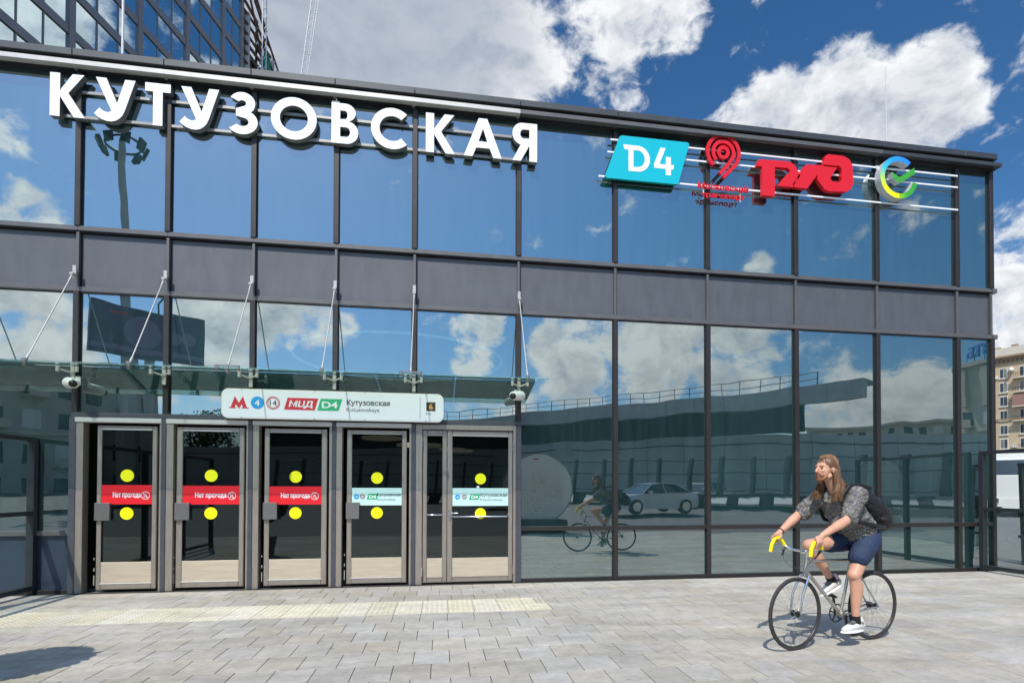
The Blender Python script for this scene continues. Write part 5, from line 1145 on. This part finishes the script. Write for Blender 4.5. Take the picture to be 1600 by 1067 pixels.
for s in (-1, 1):
    q.tube([bb_ + LL * .03 * s, B(.20, .045 * s, .31), HRr + LL * .062 * s], [.010, .010, .008], 8); q.tube([sj + LL * .012 * s, B(.12, .05 * s, .50), HRr + LL * .062 * s], [.008, .008, .007], 8)
q.tube([bb_ - LL * .036, bb_ + LL * .036], .022, 12); q.build('frame', 'frame_steel', bc)
q = MB(); q.tube([sj, stp, B(.255, 0, .885)], .0125, 10); q.build('seat_post', 'chrome', bc)
q = MB(); q.cap(B(.13, 0, .915), B(.36, 0, .912), .062, .018, 14, .9, LL); 
fuse(q, 'saddle', .006, 'seat_leather', bc)
q = MB(); cr0 = hb - Vector((0, 0, .02)); q.tube([cr0 - SL * .045, cr0 + SL * .045], .014, 8)
for s in (-1, 1): q.tube([cr0 + SL * .045 * s, HF + SL * .055 * s + Vector((0, 0, .18)) - SF * .035, HF + SL * .055 * s], [.013, .011, .007], 10)
q.tube([cr0, hb], .017, 10); q.build('fork', 'chrome', bc)
# stem and flipped drop bars
sc_ = B(.905, 0, .905); st0 = ht
q = MB(); q.tube([st0, ht + Vector((0, 0, .045)), sc_], [.014, .014, .013], 10); q.disc(sc_, SL, .022, .045, 14); q.build('stem', 'chrome', bc)
def HBp(f, w, z): return sc_ + SF * f + SL * w + Vector((0, 0, z))
q = MB(); bar_pts = lambda s: [HBp(0, .0, 0), HBp(0, .10 * s, .005), HBp(.015, .17 * s, .02), HBp(.03, .20 * s, .045)]
q.tube([*reversed(bar_pts(-1)), *bar_pts(1)[1:]], .0128, 10); hbr = q.build('handlebar', 'chrome', bc)
for s in (-1, 1):
    q = MB(); q.tube([HBp(.03, .20 * s, .045), HBp(.05, .21 * s, .085), HBp(.095, .21 * s, .118), HBp(.145, .212 * s, .105), HBp(.18, .215 * s, .055), HBp(.195, .218 * s, -.015)], .0175, 12); q.build('bar_tape', 'bar_tape', hbr)
    q = MB(); q.cap(HBp(.02, .185 * s, .03), HBp(.06, .19 * s, .0), .013, .010, 8); q.obox(HBp(.04, .19 * s, .01), HBp(.09, .175 * s, -.045), .012, .008); q.build('brake_lever', 'black_plastic', hbr)
q = MB(); q.tube([*catm([HBp(.04, -.19, .0), HBp(.09, -.15, -.09), HBp(.05, -.06, -.16), B(.84, -.01, .80), B(.70, 0, .795)])], .0025, 6); q.tube(catm([HBp(.04, .19, .0), HBp(.07, .12, -.08), HBp(.02, .03, -.15), cr0 + SF * .02]), .0025, 6); q.build('brake_cable', 'black_plastic', bc)
# cranks
q = MB(); c = bb_ - LL * .05; q.ring(c, LL, .085, .006, 40, 6)
for k in range(5): a = k * 1.2566 + .3; q.obox(c, c + HH * math.cos(a) * .083 + Vector((0, 0, math.sin(a) * .083)), .014, .006, LL)
q.disc(c, LL, .022, .02, 14); q.build('chainring', 'black_plastic', bc)
pdL = B(.43, .10, .118); pdR = B(.462, -.10, .452)
q = MB(); q.obox(bb_ + LL * .055, pdL - LL * .04, .022, .014, LL); q.build('crank_arm', 'black_plastic', bc); q = MB(); q.obox(bb_ - LL * .06, pdR + LL * .035, .022, .014, LL); q.build('crank_arm', 'black_plastic', bc)
for p, up_ in ((pdL, (0, 0, 1)), (pdR, (.45, .1, .9))):
    q = MB(); q.obox(p - LL * .05, p + LL * .05, .08, .018, up_); q.build('pedal', 'black_plastic', bc)
q = MB(); q.disc(HRr - LL * .045, LL, .032, .006, 20)
for zt in (.085, -.085): q.tube([c + Vector((0, 0, zt)), HRr - LL * .05 + Vector((0, 0, zt * .35))], .0035, 5)
q.build('chain', 'black_plastic', bc)

# ================================================================ rider
rider = thing('person', 'long haired bearded cyclist in a patterned shirt, navy shorts and black backpack riding left', 'person', B(.3, 0, 0))
shL, shR = B(.44, .19, 1.435), B(.52, -.17, 1.405); elL, elR = B(.675, .255, 1.205), B(.705, -.25, 1.235)
wrL, wrR = HBp(.055, .235, .175), HBp(.05, -.235, .165)
hpL, hpR = B(.19, .095, .985), B(.20, -.095, .985); knL, knR = B(.415, .125, .675), B(.705, -.125, .945); anL, anR = B(.385, .115, .235), B(.415, -.115, .585)
q = MB()
# torso, neck
q.cap(B(.17, .0, 1.0), B(.28, 0, 1.14), .120, .110, 18, 1.12, LL); q.cap(B(.28, 0, 1.14), B(.42, 0, 1.33), .105, .115, 18, 1.15, LL); q.cap(B(.42, .12, 1.38), B(.48, -.10, 1.37), .085, .085, 14)
q.cap(B(.475, 0, 1.42), B(.575, 0, 1.60), .062, .056, 14)
# head: cranium, face, jaw, nose, brow, ears; looking forward and a little up the road
hc = B(.625, 0, 1.685)
def Hd(f, w, z): return hc + HH * f + LL * w + Vector((0, 0, z))
rot3 = Matrix((HH, LL, Vector((0, 0, 1)))).transposed()
q.ball(Hd(-.012, 0, .022), (.098, .076, .090), 18, 14, rot3); q.ball(Hd(.045, 0, -.03), (.058, .060, .075), 16, 12, rot3); q.ball(Hd(.062, 0, -.088), (.034, .034, .026), 12, 10, rot3)
q.cap(Hd(.0, .045, -.07), Hd(.055, .018, -.098), .022, .02, 10); q.cap(Hd(.0, -.045, -.07), Hd(.055, -.018, -.098), .022, .02, 10)
q.cap(Hd(.095, 0, .018), Hd(.128, 0, -.026), .009, .013, 10); q.ball(Hd(.120, 0, -.034), (.014, .015, .010), 10, 8, rot3)
q.cap(Hd(.084, .030, .026), Hd(.084, -.030, .026), .013, .013, 8); q.ball(Hd(.075, .036, -.022), (.022, .018, .018), 10, 8, rot3); q.ball(Hd(.075, -.036, -.022), (.022, .018, .018), 10, 8, rot3)
q.ball(Hd(.098, 0, -.060), (.012, .022, .007), 10, 8, rot3); q.ball(Hd(.095, 0, -.072), (.012, .020, .007), 10, 8, rot3)
for s in (-1, 1): q.ball(Hd(-.008, .078 * s, -.012), (.018, .008, .031), 10, 8, rot3); q.ball(Hd(-.002, .080 * s, -.036), (.010, .007, .010), 8, 6, rot3)
# arms
for sh, e_, w_, s in ((shL, elL, wrL, 1), (shR, elR, wrR, -1)):
    q.cap(sh, e_, .055, .042, 14); m_ = e_.lerp(w_, .3); q.cap(e_, m_, .041, .045, 14); q.cap(m_, w_, .044, .027, 14)
# legs
for hp, kn, an, s in ((hpL, knL, anL, 1), (hpR, knR, anR, -1)):
    q.cap(hp, kn, .092, .058, 16); q.ball(kn + HH * .008, .057); ax_ = (an - kn); back = -HH * .03 if s > 0 else -HH * .02 - Vector((0, 0, .02)); cf = kn + ax_ * .30 + back
    q.cap(kn, cf, .05, .057, 14); q.cap(cf, kn + ax_ * .62 + back * .5, .056, .042, 14); q.cap(kn + ax_ * .1, an, .044, .034, 14)
# hands: palm over the bar, four fingers curled round it, thumb on the inner side
def hand(w_, s):
    k0 = HBp(.075, .212 * s, .120); k1 = HBp(.135, .214 * s, .118)                # bar under the palm
    pc = HBp(.085, .222 * s, .150)
    q.cap(w_, HBp(.075, .232 * s, .152), .026, .029, 12, .8); q.cap(HBp(.07, .226 * s, .150), HBp(.115, .222 * s, .145), .026, .022, 12)
    for i in range(4):
        f = .075 + i * .0205; L_ = (.9, 1.0, .95, .8)[3 - i]
        a = HBp(f, .240 * s, .150 - .010 * abs(i - 1)); b_ = HBp(f + .006, (.252) * s, .118 - .012 * i * .3); c_ = HBp(f + .006, .238 * s, .092 * L_ - .004 * i); d_ = HBp(f + .004, .212 * s, .088 * L_ - .004 * i)
        q.cap(a, b_, .0110, .0100, 8); q.cap(b_, c_, .0100, .0090, 8); q.cap(c_, d_, .0090, .0080, 8)
    q.cap(HBp(.060, .215 * s, .145), HBp(.085, .186 * s, .132), .013, .011, 8); q.cap(HBp(.085, .186 * s, .132), HBp(.112, .184 * s, .106), .0105, .009, 8)
hand(wrL, 1); hand(wrR, -1)
body = fuse(q, 'body', .0058, 'skin', rider, smooth=3)
# eyes and brows
for s in (-1, 1):
    q = MB(); q.ball(Hd(.089, .033 * s, .006), (.009, .011, .0050), 8, 6, rot3); q.build('eye', 'eye', rider)
    q = MB(); q.cap(Hd(.097, .016 * s, .026), Hd(.086, .044 * s, .028), .0045, .0030, 6); q.build('eyebrow', 'beard', rider)
q = MB(); q.cap(Hd(.106, .016, -.066), Hd(.106, -.016, -.066), .004, .004, 6); q.build('lips', 'lip', rider)
# beard and moustache
q = MB(); q.ball(Hd(.070, 0, -.103), (.033, .033, .026), 12, 8, rot3); q.cap(Hd(.046, .044, -.078), Hd(.078, .022, -.102), .014, .020, 8); q.cap(Hd(.046, -.044, -.078), Hd(.078, -.022, -.102), .014, .020, 8); q.cap(Hd(.102, .020, -.054), Hd(.088, .038, -.072), .009, .010, 8); q.cap(Hd(.102, -.020, -.054), Hd(.088, -.038, -.072), .009, .010, 8); q.cap(Hd(.108, .012, -.050), Hd(.108, -.012, -.050), .007, .007, 6); q.cap(Hd(.065, 0, -.105), Hd(.07, 0, -.138), .020, .008, 8)
fuse(q, 'beard', .005, 'beard', rider, 1, disp=lambda c: .0035 * noise.noise(c * 90))
# hair: cap plus long strands, parted, falling in front of the near shoulder and down the back
q = MB(); q.ball(Hd(-.024, 0, .038), (.103, .087, .092), 18, 14, rot3); q.cap(Hd(-.06, 0, .0), Hd(-.11, 0, -.12), .085, .06, 14); q.cap(Hd(-.10, .02, -.12), Hd(-.15, .05, -.20), .055, .035, 12); q.cap(Hd(-.045, .070, -.03), Hd(-.05, .095, -.17), .036, .038, 12); q.cap(Hd(-.045, -.070, -.03), Hd(-.03, -.085, -.20), .034, .034, 12); q.cap(Hd(-.04, .10, -.17), Hd(.04, .11, -.28), .034, .016, 12); q.cap(Hd(.05, .11, -.29), Hd(.08, .11, -.33), .014, .006, 10)
q.cap(Hd(-.02, -.08, -.18), Hd(.06, -.055, -.24), .026, .012, 10)
hm = fuse(q, 'hair', .0065, 'hair', rider, 1, disp=lambda c: .004 * noise.noise(Vector((c.x * 55, c.y * 55, c.z * 9))))
rnd = random.Random(5)
def catmull(P, n=4):
    P = [P[0]] + P + [P[-1]]; o = []
    for i in range(1, len(P) - 2):
        for k in range(n):
            t_ = k / n; a, b_, c, d = P[i - 1], P[i], P[i + 1], P[i + 2]
            o.append(.5 * ((2 * b_) + (c - a) * t_ + (2 * a - 5 * b_ + 4 * c - d) * t_ ** 2 + (3 * b_ - a - 3 * c + d) * t_ ** 3))
    return o + [P[-2]]
for mname, cnt in (('hair_light', 420), ('hair', 620)):
    q = MB()
    for k in range(cnt):
        j = lambda s_: rnd.uniform(-s_, s_); sd_ = 1 if rnd.random() < .55 else -1
        f0 = rnd.uniform(-.10, .062); ez = lambda f, w: .038 + .096 * math.sqrt(max(.02, 1 - ((f + .024) / .106) ** 2 - (w / .091) ** 2))
        w0 = j(.012); top = Hd(f0, w0, ez(f0, w0))
        f1 = f0 * .72 - .018; w1 = sd_ * (.052 + j(.008)); p1 = Hd(f1, w1, ez(f1, w1) + .002)
        bkf = rnd.random()                                               # 0 beside the ear, 1 at the nape
        if f0 > 0: bkf *= .55
        f2 = -.040 - .075 * bkf; w2 = sd_ * (.092 - .050 * bkf ** 1.5); p2 = Hd(f2, w2, .005 + j(.012))
        p3 = Hd(f2 - .012 - .015 * bkf, w2 * 1.06, -.085 + j(.01))
        r_ = rnd.random()
        if bkf < .6 and sd_ > 0:
            p4 = Hd(-.045 + j(.045), .118 + j(.018), -.185 + j(.02)); p5 = Hd(.015 + j(.065), .122 + j(.022), -.275 + j(.045))
        elif bkf < .6:
            p4 = Hd(-.01 + j(.04), -.080 + j(.012), -.185 + j(.02)); p5 = Hd(.065 + j(.045), -.055 + j(.022), -.265 + j(.04))
        else:
            p4 = Hd(-.145 + j(.025), sd_ * .055 + j(.03), -.150 + j(.015)); p5 = Hd(-.205 + j(.045), sd_ * .075 + j(.035), -.185 + j(.035))
        P_ = catmull([top, p1, p2, p3, p4, p5], 3); L_ = len(P_)
        q.tube(P_, [.0026 * (1 - .75 * (i / (L_ - 1)) ** 3) for i in range(L_)], 4, caps=False)
    q.build('hair_strands', mname, rider)
# shirt with loose short sleeves and open front
q = MB(); q.cap(B(.20, 0, 1.10), B(.30, 0, 1.18), .165, .155, 20, 1.10, LL); q.cap(B(.30, 0, 1.18), B(.43, 0, 1.35), .152, .150, 20, 1.20, LL); q.cap(B(.42, .11, 1.40), B(.49, -.10, 1.385), .098, .095, 16)
q.cap(B(.45, 0, 1.24), B(.49, 0, 1.16), .105, .070, 14); q.cap(B(.18, .02, 1.12), B(.08, .06, 1.075), .13, .07, 14)
for sh, e_, s in ((shL, elL, 1), (shR, elR, -1)):
    m_ = sh.lerp(e_, .80) - Vector((0, 0, .012)); q.cap(sh + Vector((0, 0, .0)), sh.lerp(e_, .45), .080, .079, 16); q.cap(sh.lerp(e_, .4), m_ - HH * .01, .077, .080, 16); q.cap(m_ - HH * .03, m_ - HH * .06 - Vector((0, 0, .04)), .055, .035, 12)
def cloth(c): return .013 * noise.noise(Vector((c.x * 9, c.y * 9, c.z * 18))) + .008 * (1 - abs(noise.noise(Vector((c.x * 16, c.y * 16, c.z * 26)))) * 2.4) - .003
fuse(q, 'shirt', .007, 'shirt', rider, 2, disp=cloth)
q = MB(); q.cap(B(.545, .05, 1.455), B(.60, .02, 1.36), .022, .018, 8); q.cap(B(.565, -.05, 1.45), B(.605, -.02, 1.37), .022, .018, 8); fuse(q, 'collar', .006, 'shirt', rider, 1)
# shorts
q = MB(); q.cap(B(.145, .045, 1.03), B(.21, -.045, 1.02), .135, .130, 18); q.cap(B(.17, .09, 1.0), B(.335, .120, .845), .118, .098, 18); q.cap(B(.20, -.09, .99), B(.44, -.125, .955), .115, .096, 18)
fuse(q, 'shorts', .007, 'shorts_navy', rider, 2, disp=lambda c: .007 * noise.noise(Vector((c.x * 14, c.y * 14, c.z * 8))) + .003 * noise.noise(c * 40))
# socks and shoes
for an, kn, s in ((anL, knL, 1), (anR, knR, -1)):
    d = (kn - an).normalized(); q = MB(); q.tube([an - d * .03, an + d * .055], [.044, .041], 16); q.build('sock', 'sock', rider)
def shoe(heel, toe, s):
    d = (toe - heel).normalized(); upv = LL.cross(d); upv = upv if upv.z > 0 else -upv; L_ = .285
    q = MB(); P = lambda f, h, w=0: heel + d * f + upv * h + LL * w
    q.cap(P(.03, .045), P(.10, .050), .040, .046, 14); q.cap(P(.10, .045), P(.19, .028), .046, .040, 14); q.cap(P(.19, .026), P(.245, .020), .042, .030, 14); q.cap(P(.05, .05), P(.045, .095), .040, .038, 14)
    r3 = Matrix((d, LL, upv)).transposed()
    sm = fuse(q, 'shoe', .006, 'shoe_white', rider, 2)
    q = MB(); q.ball(P(.145, .0), (.148, .052, .018), 24, 8, r3); q.build('sole', 'letter_white', sm)
    q = MB(); q.cap(P(.09, .085), P(.165, .055), .030, .030, 12, 1.0); q.ball(P(.05, .07), (.03, .044, .035), 12, 8, r3); q.build('tongue', 'shoe_grey', sm)
    q = MB()
    for k in range(4): f = .10 + .024 * k; q.tube([P(f, .088 - .10 * (f - .09) + .0, -.032), P(f + .006, .104 - .22 * (f - .10), 0), P(f, .088 - .10 * (f - .09), .032)], .003, 5)
    q.build('laces', 'black_plastic', sm)
shoe(B(.293, .115, .150), B(.575, .118, .148), 1); shoe(B(.302, -.115, .545), B(.545, -.115, .455), -1)
# wrist band
d = (elR - wrR).normalized(); q = MB(); q.ring(wrR + d * .02, d, .031, .005, 20, 6); q.build('wristband', 'sock', rider)
# backpack: sagging black bag on his back, with straps
bp_ = thing('backpack', 'sagging black backpack worn on the cyclist\'s back', 'backpack', B(.05, 0, 1.2))
q = MB(); q.cap(B(.18, 0, 1.43), B(.02, 0, 1.30), .090, .125, 18, 1.15, LL); q.cap(B(.03, 0, 1.31), B(-.075, .0, 1.19), .12, .13, 18, 1.15, LL); q.cap(B(-.05, .05, 1.20), B(-.10, -.05, 1.165), .105, .095, 14)
fuse(q, 'bag', .007, 'pack_black', bp_, 2, disp=lambda c: .010 * noise.noise(Vector((c.x * 12, c.y * 12, c.z * 20))) + .004 * noise.noise(c * 45))
for s in (-1, 1):
    q = MB(); P_ = [B(.16, .10 * s, 1.50), B(.33, .115 * s, 1.535), B(.47, .120 * s, 1.515), B(.565, .125 * s, 1.43), B(.56, .14 * s, 1.30), B(.44, .18 * s, 1.19), B(.20, .20 * s, 1.14), B(.03, .15 * s, 1.12)]
    for a, c in zip(P_[:-1], P_[1:]): q.cap(a, c, .020, .020, 8, 1.0)
    fuse(q, 'strap', .006, 'pack_black', bp_, 1)
